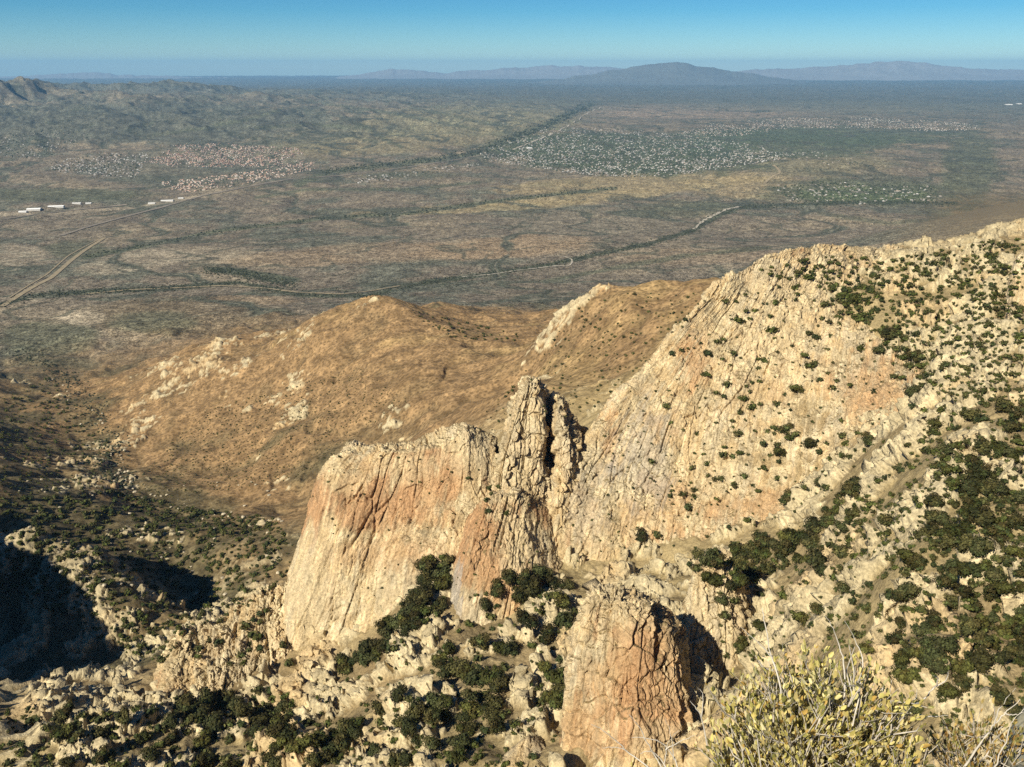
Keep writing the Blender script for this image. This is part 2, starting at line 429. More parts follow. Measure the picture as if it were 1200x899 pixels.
# ridge outside the frame that shades the canyon
CW(-430,150,770,.5,.5); CW(-560,350,670,.5,.5); CW(-690,560,752,.5,.5); CW(-790,760,662,.5,.5); CW(-900,980,580,.5,.5); CW(-1050,1250,470,.5,.5); CW(-1300,1600,400,.4,.5); CW(-800,300,700,.5,.5); CW(-1200,700,600); CW(-1500,200,700); CW(-2500,1500,350); CW(-1900,2300,260)
CW(900,200,860); CW(1200,800,900); CW(700,100,880); CW(1800,1500,700); CW(1500,300,850); CW(2600,3000,350)
CP = np.array(CP, float)

def lp(x, y):
    r = np.maximum(np.hypot(x, y), 1.0)
    return np.arctan2(x, y), np.log(r)

class TPS:
    def __init__(s, xy, v, lam):
        s.xy = xy; n = len(xy)
        A = np.zeros((n + 3, n + 3)); A[:n, :n] = s.k(xy[:, None], xy[None]) + lam * np.eye(n)
        A[:n, n] = 1; A[:n, n + 1:] = xy; A[n, :n] = 1; A[n + 1:, :n] = xy.T
        s.w = np.linalg.solve(A, np.concatenate([v, np.zeros(3)]))
    @staticmethod
    def k(a, b):
        d2 = ((a - b) ** 2).sum(-1)
        return d2 * np.log(d2 + 1e-9) * 0.5
    def __call__(s, u, v):
        out = np.empty(u.shape, float); uf, vf, of = u.ravel(), v.ravel(), out.ravel()
        w = s.w; n = len(s.xy)
        for i in range(0, len(uf), 20000):
            a = uf[i:i + 20000]; b = vf[i:i + 20000]
            d2 = (a[:, None] - s.xy[:, 0]) ** 2 + (b[:, None] - s.xy[:, 1]) ** 2
            of[i:i + 20000] = (d2 * np.log(d2 + 1e-9) * 0.5) @ w[:n] + w[n] + w[n + 1] * a + w[n + 2] * b
        return of.reshape(u.shape)

_u, _v = lp(CP[:, 0], CP[:, 1])
_uv = np.stack([_u, _v], 1)
TZ = TPS(_uv, CP[:, 2], 2e-5)

def cp_attr(u, v, k):
    u = u.astype(F32); v = v.astype(F32); num = np.zeros(u.shape, F32); den = np.zeros(u.shape, F32)
    for (a, b), val in zip(_uv, CP[:, k]):
        w = 1.0 / ((u - F32(a)) ** 2 + (v - F32(b)) ** 2 + F32(0.0025)) ** 2
        num += w * F32(val); den += w
    return num / den

# the smooth fields are solved on a coarse log-polar raster and interpolated
_gu = np.radians(np.concatenate([np.linspace(-110, -36, 60)[:-1], np.linspace(-36, 36, 240), np.linspace(36, 110, 60)[1:]]))
_gv = np.concatenate([np.linspace(0, math.log(150), 40)[:-1], np.linspace(math.log(150), math.log(1300), 260)[:-1], np.linspace(math.log(1300), math.log(9000), 170)[:-1], np.linspace(math.log(9000), math.log(200000), 12)])
_GU, _GV = np.meshgrid(_gu, _gv, indexing='ij')
_FZ = TZ(_GU, _GV)
_FR = cp_attr(_GU, _GV, 3); _FT = cp_attr(_GU, _GV, 4)

def field(A, u, v):
    i = np.clip(np.searchsorted(_gu, u) - 1, 0, len(_gu) - 2); j = np.clip(np.searchsorted(_gv, v) - 1, 0, len(_gv) - 2)
    fu = np.clip((u - _gu[i]) / (_gu[i + 1] - _gu[i]), 0, 1); fv = np.clip((v - _gv[j]) / (_gv[j + 1] - _gv[j]), 0, 1)
    return (A[i, j] * (1 - fu) + A[i + 1, j] * fu) * (1 - fv) + (A[i, j + 1] * (1 - fu) + A[i + 1, j + 1] * fu) * fv

def coarse(x, y):
    """smooth terrain height plus far-plain relief"""
    u, v = lp(x, y)
    r = np.exp(v)
    z = field(_FZ, u, v)
    px = CX + F * np.tan(np.clip(u, -1.2, 1.2)) / CT       # only used to vary the relief across the plain
    wx_ = 0.35 * fbm(x / 1300, y / 1300, x * 0 + 2, 2)
    drain = 1 - np.abs(fbm(x / 1700 + wx_, y / 1700 - wx_, x * 0 + 6, 3)) * 2.2
    drain2 = 1 - np.abs(fbm(x / 620 + wx_, y / 620 + wx_, x * 0 + 16, 3)) * 2.2
    global DRAIN
    DRAIN = (drain, drain2)
    pl = 25 * fbm(x / 2200, y / 2200, x * 0, 3) + 14 - 14 * sstep(.3, 1, drain) - 11 * sstep(.2, 1, drain2) + 14 * fbm(x / 420, y / 420, x * 0 + 8, 3)
    # dissected bajada and low mountains on the far side of the valley
    west = sstep(820, 420, px + 0 * y) * sstep(9500, 14500, r) * sstep(60000, 30000, r)
    rd = ridged(x / 3200 + 4, y / 3200, x * 0 + 2, 4)
    pl = pl + west * (45 + 34 * rd + 88 * ridged(x / 1050, y / 1050, x * 0 + 3, 4))
    mt = sstep(520, 120, px) * sstep(13000, 22500, r) * sstep(38000, 26000, r)
    pk = sstep(-.2, .7, fbm(x / 4200 + 2, y / 5200, x * 0 + 9, 3))
    pl = pl + mt * (110 + pk * 215 + (60 + 110 * pk) * ridged(x / 1100, y / 1100, x * 0 + 5, 4))
    # mound among the houses
    mx, my = MOUND
    pl = pl + 95 * np.exp(-(((x - mx) / 1500) ** 2 + ((y - my) / 1100) ** 2))
    t = sstep(4600, 7000, r)
    return lerp(z, pl, t)

MOUND = P(960, 190, 9200)[:2]

# ------------------------------------------------------------------ build the ground sheet (polar about the lookout)
def spaced(r0, r1, fn):
    out = [r0]
    while out[-1] < r1: out.append(out[-1] + fn(out[-1]))
    return out
def dr(r):
    if r < 60: return max(0.6, r * 0.08)
    if r < 180: return 3.0
    if r < 620: return 1.25 / QUAL
    if r < 1000: return 1.9 / QUAL
    if r < 2600: return 1.9 / QUAL + (r - 1000) * 0.0028 / QUAL
    if 11000 < r < 30000: return 75 / QUAL
    if r < 5000: return 6.5 / QUAL + (r - 2600) * 0.004 / QUAL
    return max(16, (r * r) / 1000.0 / F * 0.75) / QUAL
rr = np.array(spaced(1.0, 110000, dr))
lo = math.radians(33.5)
inner = np.linspace(-lo, lo, int(1080 * QUAL))
side = np.linspace(lo, math.radians(105), int(120 * QUAL))[1:]
az = np.concatenate([-side[::-1], inner, side])
U, V = np.meshgrid(az, np.log(rr), indexing='ij')
R = np.exp(V); X = R * np.sin(U); Y = R * np.cos(U)
tick('terrain grid %d' % U.size)
Z = coarse(X, Y); DRAIN = [np.asarray(q, F32) for q in DRAIN]
rock = field(_FR, U, V).astype(F32); tone = field(_FT, U, V).astype(F32)
Xf, Yf = X.astype(F32), Y.astype(F32); O = np.zeros_like(Xf)
PX0 = CX + F * np.tan(np.clip(U, -1.2, 1.2)) / CT
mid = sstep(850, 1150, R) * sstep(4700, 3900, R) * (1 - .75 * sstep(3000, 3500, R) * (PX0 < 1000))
near = sstep(40, 160, R) * sstep(1150, 850, R)
# erosion relief on the middle hills
SN = np.s_[:, np.searchsorted(rr, 40):np.searchsorted(rr, 1150)]; SM = np.s_[:, np.searchsorted(rr, 850):np.searchsorted(rr, 4700)]; SF_ = np.s_[:, np.searchsorted(rr, 2400):]
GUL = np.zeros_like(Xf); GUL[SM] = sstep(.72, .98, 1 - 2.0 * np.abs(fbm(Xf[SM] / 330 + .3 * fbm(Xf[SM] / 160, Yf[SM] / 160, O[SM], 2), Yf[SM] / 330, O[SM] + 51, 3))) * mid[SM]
Z[SM] += mid[SM] * (-6 * GUL[SM] + ridged(Xf[SM] / 280, Yf[SM] / 280, O[SM] + 1, 4) * 17 + fbm(Xf[SM] / 70, Yf[SM] / 70, O[SM], 4) * 6 - 6) * 0.8
Z[SN] += near[SN] * (fbm(Xf[SN] / 45, Yf[SN] / 45, O[SN] + 3, 4) * 7 + 1.6 * fbm(Xf[SN] / 14, Yf[SN] / 14, O[SN] + 5, 3))
N3 = np.cross(np.gradient(np.stack([X, Y, Z], -1), axis=1), np.gradient(np.stack([X, Y, Z], -1), axis=0)); N3 /= np.linalg.norm(N3, axis=-1, keepdims=True) + 1e-9
N3 *= np.sign(N3[..., 2:3] + 1e-9); N3[..., 2] = np.maximum(N3[..., 2], .35); DISP = np.zeros_like(Xf)
# outcrops: boulders and slabs where the ground is rocky
tick('relief')
rmask = np.zeros_like(Xf)
for S_, sizes, zone in ((SN, ((15.0, 4.8), (6.5, 2.6), (3.0, 1.2)), near), (SM, ((19.0, 5.0), (8.0, 2.2)), mid)):
    x_, y_, o_, z_ = Xf[S_], Yf[S_], O[S_], zone[S_]
    if zone is near: pr = sstep(.12, .65, np.clip(rock[S_] - 0.2 + 0.75 * fbm(x_ / 38, y_ / 38, o_ + 8, 3) + .25 * fbm(x_ / 12, y_ / 12, o_ + 18, 2), 0, 1))
    else: pr = .75 * sstep(.1, .7, np.clip(1.6 * (rock[S_] - .42) + 0.1 + 0.5 * fbm(x_ / 130, y_ / 130, o_ + 8, 3), 0, 1))
    for sc, amp in sizes:
        wx = fbm(x_ / sc * .6, y_ / sc * .6, o_ + sc, 2) * 0.5
        f1, f2, cid, ox, oy, oz = voronoi(x_ / sc + wx, y_ / sc - wx, o_, flat=True)
        on = sstep(0.0, 0.05, pr * .92 - _hr[cid, 4])
        tilt = (ox * (_hr[cid, 6] - .5) + oy * (_hr[cid, 7] - .5)) * 2.6
        hgt = on * sstep(0.02, 0.16, f2 - f1) * np.clip(0.5 + 0.8 * _hr[cid, 5] + tilt, 0.05, 2)
        DISP[S_] += z_ * amp * hgt
        rmask[S_] = np.maximum(rmask[S_], z_ * sstep(0.03, 0.2, hgt) * (.6 + .4 * _hr[cid, 2]))
X = X + N3[..., 0] * DISP; Y = Y + N3[..., 1] * DISP; Z = Z + N3[..., 2] * DISP; Xf, Yf = X.astype(F32), Y.astype(F32)
# colour
gr = fbm(Xf / 30, Yf / 30, O + 11, 4)
c = np.broadcast_to(GRASS, Xf.shape + (3,)).copy()
tt = np.clip(tone + 0.35 * fbm(Xf / 120, Yf / 120, O + 4, 3), 0, 1)
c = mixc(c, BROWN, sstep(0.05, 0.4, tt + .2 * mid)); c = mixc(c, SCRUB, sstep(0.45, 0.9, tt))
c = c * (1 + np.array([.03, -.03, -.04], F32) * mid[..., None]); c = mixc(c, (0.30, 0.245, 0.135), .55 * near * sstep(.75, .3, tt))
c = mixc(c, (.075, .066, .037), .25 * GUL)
c *= (1 + 0.35 * gr)[..., None]
orange = sstep(0.15, 0.6, fbm(Xf / 90, Yf / 90, O + 21, 3))
rc = mixc(np.broadcast_to(np.array([.53, .445, .275], F32), c.shape).copy(), ROCK_C, orange)
rc = rc * (0.88 + .3 * fbm(Xf / 9, Yf / 9, O + 17, 3))[..., None]
c = lerp(c, rc, rmask[..., None])
tick('outcrops')
# valley floor: soil, grass flats, scrub belts, drainage; relief shade and haze tone painted in too
_CA, _XA, _YA, _OA = c, Xf, Yf, O
Xf, Yf, O = Xf[SF_], Yf[SF_], O[SF_]; R_ = R[SF_]
PX, PY = project(X[SF_], Y[SF_], Z[SF_]); PX = PX.astype(F32); PY = PY.astype(F32)
far = sstep(2500, 3300, R_) * (1 - np.exp(-((PX - 1210) / 120) ** 4 - ((PY - 262) / 34) ** 4))
p1 = fbm(Xf / 900, Yf / 900, O + 31, 4); p2 = fbm(Xf / 230, Yf / 230, O + 33, 4); p3 = fbm(Xf / 60, Yf / 60, O + 35, 3)
pc = np.broadcast_to(PLAIN, Xf.shape + (3,)).copy()
pc = mixc(pc, (0.165, 0.135, 0.09), 0.7 * sstep(0.05, 0.55, p1 + .3 * p2)); pc = mixc(pc, (0.085, 0.085, 0.062), 0.9 * sstep(0.05, 0.5, -p1 + 0.5 * p2))
def blob(cx, cy, rx, ry, col, k, ang=0.0):
    global pc
    ca, sa = math.cos(math.radians(ang)), math.sin(math.radians(ang)); dx = PX - cx; dy = PY - cy
    q = ((dx * ca + dy * sa) / rx) ** 2 + ((-dx * sa + dy * ca) / ry) ** 2
    pc = mixc(pc, col, k * sstep(1.25, 0.55, q + .45 * p2 + .35 * p1))
def belt(pts, wd, col, k):
    global pc
    dd = np.full(PX.shape, 1e9, F32)
    for (x0, y0), (x1, y1) in zip(pts[:-1], pts[1:]):
        ux, uy = x1 - x0, (y1 - y0); t = np.clip(((PX - x0) * ux + (PY - y0) * uy) / (ux * ux + uy * uy), 0, 1)
        dd = np.minimum(dd, np.hypot((PX - x0 - t * ux) * .6, PY - y0 - t * uy))
    pc = mixc(pc, col, k * sstep(1.2, .35, dd / wd + .5 * p2))
GOLD = (0.235, 0.185, 0.095); OLV = (0.075, 0.08, 0.05); DRK = (0.05, 0.056, 0.036); RUST = (0.205, 0.15, 0.092); PALEF = (0.31, 0.26, 0.18); GRN = (0.06, 0.075, 0.045)
blob(760, 214, 180, 12, GOLD, .55, -3); blob(885, 220, 90, 14, GOLD, .45); blob(680, 232, 130, 6, GOLD, .6, -4); blob(560, 244, 160, 5, GOLD, .5, -3)
blob(590, 290, 110, 14, RUST, .8, -3); blob(470, 296, 120, 12, RUST, .45); blob(820, 300, 120, 10, RUST, .35)
blob(700, 262, 110, 15, (0.14, 0.12, 0.085), .9); blob(800, 245, 60, 10, OLV, .6)
blob(210, 372, 120, 24, (0.12, 0.095, 0.06), .95); blob(180, 378, 60, 15, OLV, .6); blob(300, 352, 50, 6, RUST, .5); blob(60, 395, 60, 22, OLV, .7); blob(95, 372, 32, 10, PALEF, .6)
blob(160, 306, 70, 12, PALEF, .38, -10); blob(250, 300, 60, 12, PALEF, .25); blob(330, 305, 80, 10, RUST, .5); blob(20, 300, 40, 14, PALEF, .25)
blob(295, 322, 60, 6, DRK, .9, 8); blob(90, 292, 40, 10, OLV, .7)
blob(810, 130, 150, 9, (0.23, 0.17, 0.12), .8); blob(1000, 125, 200, 7, (0.17, 0.15, 0.10), .6)
blob(955, 192, 95, 17, (0.135, 0.12, 0.075), .9); blob(1000, 225, 120, 16, OLV, .85); blob(1010, 228, 80, 8, (0.09, 0.115, 0.05), .5)
blob(730, 180, 175, 25, GRN, .85, 3); blob(920, 168, 150, 17, GRN, .75); blob(830, 172, 60, 6, (0.07, 0.085, 0.05), .9); blob(950, 160, 190, 12, GRN, .75); blob(1135, 200, 34, 52, OLV, .85, 12)
blob(250, 192, 130, 26, (0.085, 0.085, 0.06), .6, -4); blob(60, 228, 130, 8, OLV, .8); blob(480, 205, 60, 5, OLV, .5)
blob(500, 150, 200, 26, (0.15, 0.14, 0.08), .6, -6); blob(450, 172, 120, 10, (0.17, 0.135, 0.08), .5, -4); blob(150, 145, 290, 28, (0.072, 0.076, 0.058), .85)  # last blob darkens the far hills, painting in their relief shading
belt([(0,358),(40,346),(120,341),(200,338),(280,331),(350,346),(430,347),(500,331),(560,323),(640,311),(700,298),(760,286),(812,270),(838,254),(868,243)], 3.2, DRK, .9)
belt([(868,243),(960,239),(1060,237),(1120,239)], 2.6, DRK, .9)
belt([(560,180),(600,163),(640,147),(690,122)], 5, OLV, .95); belt([(350,216),(380,203),(440,195),(500,188),(560,180)], 4, OLV, .9)
belt([(100,302),(180,286),(260,270),(380,256),(480,250),(600,233),(720,221)], 2.6, OLV, .9); belt([(300,232),(360,222),(480,222),(560,214)], 2.2, OLV, .8)
belt([(960,250),(1040,262),(1130,255)], 3, OLV, .6); belt([(640,330),(700,318),(800,300),(900,290)], 3, OLV, .7); belt([(0,252),(60,250),(150,244),(240,229)], 2, PALEF, .5)
belt([(400,140),(430,148),(445,160),(470,172)], 2.2, OLV, .8); belt([(380,122),(430,128),(500,140),(560,152)], 2, OLV, .8); belt([(300,150),(360,146),(430,150)], 2, OLV, .8); belt([(480,125),(540,138),(600,150)], 1.8, OLV, .8); belt([(360,160),(400,158),(440,166)], 1.6, OLV, .8); belt([(330,128),(300,138),(240,150),(180,158)], 2, OLV, .8)
belt([(30,420),(60,430),(85,450),(110,480),(135,520),(120,545),(150,570)], 7, OLV, .7)
pc *= (1 + 0.18 * p2 + .3 * p3)[..., None]
pc = mixc(pc, (0.068, 0.078, 0.062), .75 * sstep(13000, 30000, R_))  # ground colour darkened with distance so the blue haze dominates
open_ = (1 - .8 * np.exp(-((PX - 740) / 200) ** 2 - ((PY - 214) / 16) ** 2))
pc = mixc(pc, (0.058, 0.062, 0.044), 0.92 * sstep(.84, .96, DRAIN[0][SF_] + .12 * p2 + .05 * sstep(7500, 11000, R_)) * open_)
pc = mixc(pc, (0.066, 0.066, 0.046), 0.75 * sstep(.86, .97, DRAIN[1][SF_] + .12 * p2) * open_)
pc = mixc(pc, (0.27, 0.23, 0.165), 0.35 * sstep(.965, 1.0, DRAIN[0][SF_]) * sstep(.1, .5, p2 + .2))
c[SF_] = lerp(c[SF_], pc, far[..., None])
Xf, Yf, O = _XA, _YA, _OA
far_ = far; far = np.zeros_like(Xf); far[SF_] = far_
kk = (np.exp(-((PX0 - 1210) / 150) ** 4) * sstep(3000, 3500, R) * sstep(5200, 4700, R) * (1 - .8 * rmask)).astype(F32)
c = mixc(c, (.145, .122, .082), .85 * kk)
TERR_C = c
tick('paint')
CO = np.stack([X, Y, Z], -1)
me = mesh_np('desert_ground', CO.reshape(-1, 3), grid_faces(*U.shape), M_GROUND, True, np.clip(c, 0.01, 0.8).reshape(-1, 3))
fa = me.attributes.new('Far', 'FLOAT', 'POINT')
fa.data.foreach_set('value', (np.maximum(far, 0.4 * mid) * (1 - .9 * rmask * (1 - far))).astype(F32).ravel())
ground = tag(link(bpy.data.objects.new('desert_ground', me)), 'tan mountain slopes and dry valley floor running out to the horizon', 'ground', kind='structure')
ground.data.flip_normals() if me.polygons[0].normal.z < 0 else None

# ------------------------------------------------------------------ rock formations
def catmull(A, n):
    """resample control array A (k,...) to n samples with a Catmull-Rom spline along axis 0"""
    A = np.asarray(A, float); k = len(A)
    E = np.concatenate([[2 * A[0] - A[1]], A, [2 * A[-1] - A[-2]]])
    t = np.linspace(0, k - 1, n); i = np.minimum(t.astype(int), k - 2); f = (t - i).reshape((-1,) + (1,) * (A.ndim - 1))
    p0, p1, p2, p3 = E[i], E[i + 1], E[i + 2], E[i + 3]
    return 0.5 * (2 * p1 + (p2 - p0) * f + (2 * p0 - 5 * p1 + 4 * p2 - p3) * f * f + (3 * p1 - p0 - 3 * p2 + p3) * f ** 3)

def resample_len(G, step, axis):
    L = np.linalg.norm(np.diff(G, axis=axis), axis=-1).mean(axis=1 - axis).sum()
    return max(8, int(L / step))

def normals(G):
    du = np.gradient(G, axis=0); dv = np.gradient(G, axis=1)
    n = np.cross(du, dv); n /= np.linalg.norm(n, axis=-1, keepdims=True) + 1e-9
    return n

def blocks(Q, scale, stretch, rot, seed):
    """displacement of fractured rock: every cell is a tilted facet, joints are sunk"""
    ca, sa = math.cos(rot), math.sin(rot)
    x = (Q[..., 0] * ca - Q[..., 1] * sa) / scale + seed; y = (Q[..., 0] * sa + Q[..., 1] * ca) / scale; z = Q[..., 2] / (scale * stretch)
    w = fbm(x * .8, y * .8, z * .8, 2) * 0.35
    f1, f2, cid, ox, oy, oz = voronoi(x + w, y - w, z + w)
    r = _hr[cid]
    h = (r[..., 3] - .5) + 1.5 * (ox * (r[..., 4] - .5) + oy * (r[..., 5] - .5) + oz * (r[..., 6] - .5))
    return h, f2 - f1

STAINS = {
 'granite_dome': [(812,420,20,30,'O',.8),(1026,455,55,42,'O',.6),(905,600,75,26,'O',.6),(985,600,40,22,'O',.7),(840,632,70,16,'O',.6),(775,600,50,40,'O',.35),(715,500,10,34,'O',.6),(755,540,34,60,'G',.6),(690,585,30,50,'G',.4),(945,485,24,22,'D',.7),(1000,520,30,20,'D',.5),(900,540,60,8,'D',.6),(965,570,48,22,'D',.75),(850,560,30,24,'W',.5),(880,400,60,40,'W',.5),(930,345,50,25,'W',.5)],
 'rock_buttress': [(450,600,40,22,'O',.7),(500,575,30,40,'O',.7),(525,560,22,26,'O',.75),(430,560,26,26,'O',.4),(455,650,60,20,'O',.45),(360,700,26,60,'W',.6),(440,700,40,30,'W',.5),(540,530,30,22,'W',.5),(480,545,30,20,'W',.4)],
 'orange_rock_rib': [(565,650,26,60,'O',.9),(558,610,20,22,'O',.8),(610,640,22,40,'W',.6),(530,700,14,40,'G',.8)],
 'rock_spire': [(600,560,30,40,'W',.5),(620,490,20,24,'W',.5),(600,620,30,30,'O',.5)],
 'rock_pinnacle': [(715,800,50,40,'O',.5),(735,760,30,24,'O',.6),(690,850,40,40,'O',.6),(760,830,50,40,'O',.75),(710,715,40,18,'W',.7),(770,860,40,18,'W',.5),(690,760,22,40,'W',.4)],
 'rock_tower': [(840,720,30,30,'W',.5)],
}
def rock_mesh(name, net, step=0.75, big=1.0, orange=0.3, seed=0.0, cracks=1.0, grass=1.0, grey=0.3, rough=0.6, chunk=0.0, ledges=0.6, fine=1.0, stretch=9.0):
    G = np.array([[P(*p) for p in col] for col in net])
    G = catmull(G, 40); G = np.swapaxes(catmull(np.swapaxes(G, 0, 1), 40), 0, 1)
    nu = resample_len(G, step / QUAL, 0); nv = resample_len(G, step / QUAL, 1)
    G = np.array([[P(*p) for p in col] for col in net])
    G = catmull(G, nu); G = np.swapaxes(catmull(np.swapaxes(G, 0, 1), nv), 0, 1)
    n0 = normals(G)
    # make sure normals look towards the lookout / up
    if (n0[..., 1].mean() > 0): n0 = -n0
    Q = G.astype(F32)
    x, y, z = Q[..., 0], Q[..., 1], Q[..., 2]
    # metres along the wall and metres up the fall line
    ca_ = np.cumsum(np.concatenate([[0], np.linalg.norm(np.diff(G, axis=0), axis=-1)[:, nv // 3:nv // 2].mean(1)]))
    cb_ = np.cumsum(np.concatenate([[0], np.linalg.norm(np.diff(G, axis=1), axis=-1).mean(0)]))
    fa_ = np.broadcast_to(ca_[:, None], x.shape).astype(F32) + 1.5 * fbm(x / 30, y / 30, z / 30, 2); fb_ = np.broadcast_to(cb_[None], x.shape).astype(F32); fo_ = np.zeros_like(x) + F32(seed)
    W = np.stack([fa_, fo_ * 20, fb_], -1)
    top = sstep(0.45, 0.8, n0[..., 2])
    d = big * 4.0 * fbm(x / 38 + seed, y / 38, z / 75, 3)
    calm = sstep(-.35, .3, fbm(x / 24 + 3, y / 24 + seed, z / 24, 3)); d = d + (0.25 + 0.4 * rough) * fbm(fa_ / 5.5, fo_, fb_ / 60, 4)                       # long vertical ribs
    h, e = blocks(W, 13, stretch, 0.0, seed); d = d + 2.8 * big * rough * h - 2.6 * cracks * (1 - sstep(0.0, 0.05, e)) * sstep(-.2, .25, fbm(x / 40, y / 40, z / 60 + seed, 2))
    rt = np.clip(0.2 + 0.5 * (rough - .3) + 0.6 * top, 0, 1.2)
    h2, e2 = blocks(W, 4.6, 4.2, 0.0, seed + 9); d = d + fine * 1.3 * (rt + .25) * h2 * (.35 + .65 * calm) - 1.0 * cracks * (1 - sstep(0.0, 0.08, e2)) * sstep(.0, .35, fbm(x / 16, y / 16, z / 26 + seed, 2) + .2 * top)
    h5, e5 = blocks(Q, 7.5, 1.5, 0.7, seed + 15); d = d + top * (.35 + rough) * (2.6 * h5 - 1.2 * (1 - sstep(0.0, .1, e5)))
    if chunk: h4, e4 = blocks(Q, 8.5, 1.7, 0.3, seed + 5); d = d + chunk * (3.4 * h4 - 1.6 * (1 - sstep(0.0, .1, e4)))
    # broken horizontal ledges
    lz = z / 11.0 + 1.3 * fbm(x / 28, y / 28 + seed, z / 50, 3); lf = lz - np.floor(lz)
    d = d + ledges * sstep(-.15, .3, fbm(x / 33 + 7, y / 33, z / 20 + seed, 3)) * (1.8 * (0.5 - lf) - 1.2 * (1 - sstep(0.0, .1, lf)))
    h3, e3 = blocks(W, 1.9, 2.3, 0.0, seed + 3); d = d + fine * (0.35 + 0.8 * rt) * h3 - 0.3 * (1 - sstep(0.0, .15, e3)) * rt
    d = d + fine * (.25 + .3 * calm) * fbm(fa_ / 2.2, fo_, fb_ / 6, 4)
    fade = np.ones_like(d)
    G2 = G + n0 * d[..., None]
    n1 = normals(G2); n1 = n1 * np.sign((n1 * n0).sum(-1, keepdims=True) + 1e-9)
    # colour
    s1 = fbm(x / 45 + seed, y / 45, z / 60, 4); s2 = fbm(fa_ / 6, fo_, fb_ / 70, 4); s3 = fbm(x / 16 + 3, y / 16, z / 16 + seed, 3)
    c = np.broadcast_to(ROCK_C, G.shape).copy()
    c = mixc(c, ROCK_W, sstep(-0.1, 0.5, s3 + 0.5 * s2 + 0.25 * top))
    c = mixc(c, ROCK_O, np.clip(sstep(0.55 - orange, 1.0 - orange, s1 + 0.35 * s2 + 0.2 * s3) * (1 - 0.8 * top), 0, 1))
    c = mixc(c, ROCK_G, grey * sstep(0.0, 0.5, -s1 + 0.6 * s2))
    s4 = fbm(fa_ / 2.8, fo_ + 2, fb_ / 48, 4); s5 = fbm(fa_ / 1.4, fo_ + 4, fb_ / 12, 3)
    c = mixc(c, (0.27, 0.205, 0.13), 0.3 * sstep(.15, .6, s4 + .35 * s1) * (1 - .5 * top)); c = mixc(c, ROCK_W * 1.05, 0.5 * sstep(.15, .6, -s4 + .3 * s5))
    c *= (1 + 0.18 * (h2 + h) + .22 * s5)[..., None]
    px_, py_ = project(G2[..., 0], G2[..., 1], G2[..., 2])
    for cx_, cy_, rx_, ry_, ty, k in STAINS.get(name, ()):
        q = ((px_ - cx_) / rx_) ** 2 + ((py_ - cy_) / ry_) ** 2
        m = .85 * k * sstep(1.5, .2, q + .9 * s2 + .8 * s3 + .9 * s4 + .5 * s5)
        c = mixc(c, {'O': ROCK_O, 'W': ROCK_W, 'G': (.33, .31, .27), 'D': (.25, .185, .09)}[ty], m.astype(F32))
    g = sstep(0.80, 0.93, n1[..., 2]) * sstep(-0.2, 0.2, s3) * grass
    c = mixc(c, GRASS * 0.8, g)
    faces = grid_faces(nu, nv)
    me = mesh_np(name, G2.reshape(-1, 3), faces, M_ROCK, True, np.clip(c, 0.02, 0.75).reshape(-1, 3))
    k = len(faces) // 2; q = G2.reshape(-1, 3)[faces[k]]; fn = np.cross(q[1] - q[0], q[3] - q[0])
    if fn.dot(n0.reshape(-1, 3)[faces[k, 0]]) < 0: me.flip_normals()
    return me

tick('ground')
ROCKS = [
 ('rock_buttress', 'broad tan rock buttress split by vertical cracks, standing above the dark canyon', dict(orange=.32, seed=1.3, rough=.42, cracks=1.0, step=.6, ledges=.9, fine=.7, chunk=.2, stretch=6.0)),
 ('rock_spire', 'pointed rock spire cut by black clefts beside the great dome', dict(orange=.12, seed=4.1, step=.5, big=.9, cracks=1.3, rough=1.0, chunk=1.25)),
 ('orange_rock_rib', 'narrow orange stained rib of rock below the pointed spire', dict(orange=.62, seed=7.7, step=.55, big=.8, rough=.55, fine=.7, cracks=1.2, chunk=.15)),
 ('granite_dome', 'huge pale granite dome with sheer streaked face and scattered shrubs', dict(orange=.22, seed=2.9, step=.62, big=1.0, rough=.5, cracks=1.2, ledges=1.2, fine=.8, stretch=6.0)),
 ('rock_pinnacle', 'blunt orange and cream rock pinnacle nearest the leafy bush', dict(orange=.45, seed=11.2, step=.42, big=1.0, rough=.8, cracks=1.5, chunk=.55, fine=.6, ledges=1.2, stretch=4.0)),
 ('rock_tower', 'twin-topped cream rock tower just behind the blunt orange pinnacle', dict(orange=.2, seed=14.6, step=.5, cracks=1.3, rough=.9, chunk=.5)),
 ('rock_hump', 'low rounded tan knob rising over the shaded canyon at the foot of the buttress', dict(orange=.2, seed=17.0, grass=1.2, rough=.9, chunk=.6, step=.6)),
 ('rock_fin', 'small pale rock fin at the foot of the oak-filled chute', dict(orange=.2, seed=19.5, step=.55, cracks=1.2, big=.7)),
 ('cream_boulder', 'huge smooth rounded cream boulder among the small oaks of the bouldery shoulder', dict(orange=.1, seed=23.1, step=.6, rough=.25, cracks=.6, big=.6, grass=0)),
 ('summit_crag', 'little pale crag crowning the skyline of the bouldery shoulder', dict(orange=.1, seed=27.4, step=.8, rough=.8, big=.6, grass=.3)),
]
for nm, lab, kw in ROCKS:
    tag(link(bpy.data.objects.new(nm, rock_mesh(nm, NETS[nm], **kw))), lab, 'rock formation')

# ------------------------------------------------------------------ helpers to stand things on the ground
tick('rocks')
bpy.context.view_layer.update()
DG = bpy.context.evaluated_depsgraph_get()
CAMP = Vector((0, 0, ZC))

def ray(px, py):
    b = (CY - py) / F; a = (px - CX) / F
    d = Vector((a, CT + b * ST, -ST + b * CT)).normalized()
    ok, loc, nor, idx, ob, mat = scene.ray_cast(DG, CAMP, d, distance=200000)
    return (loc, nor, ob.name) if ok else None

def down(x, y):
    ok, loc, nor, idx, ob, mat = scene.ray_cast(DG, Vector((x, y, 3000)), Vector((0, 0, -1)))
    return loc if ok else None

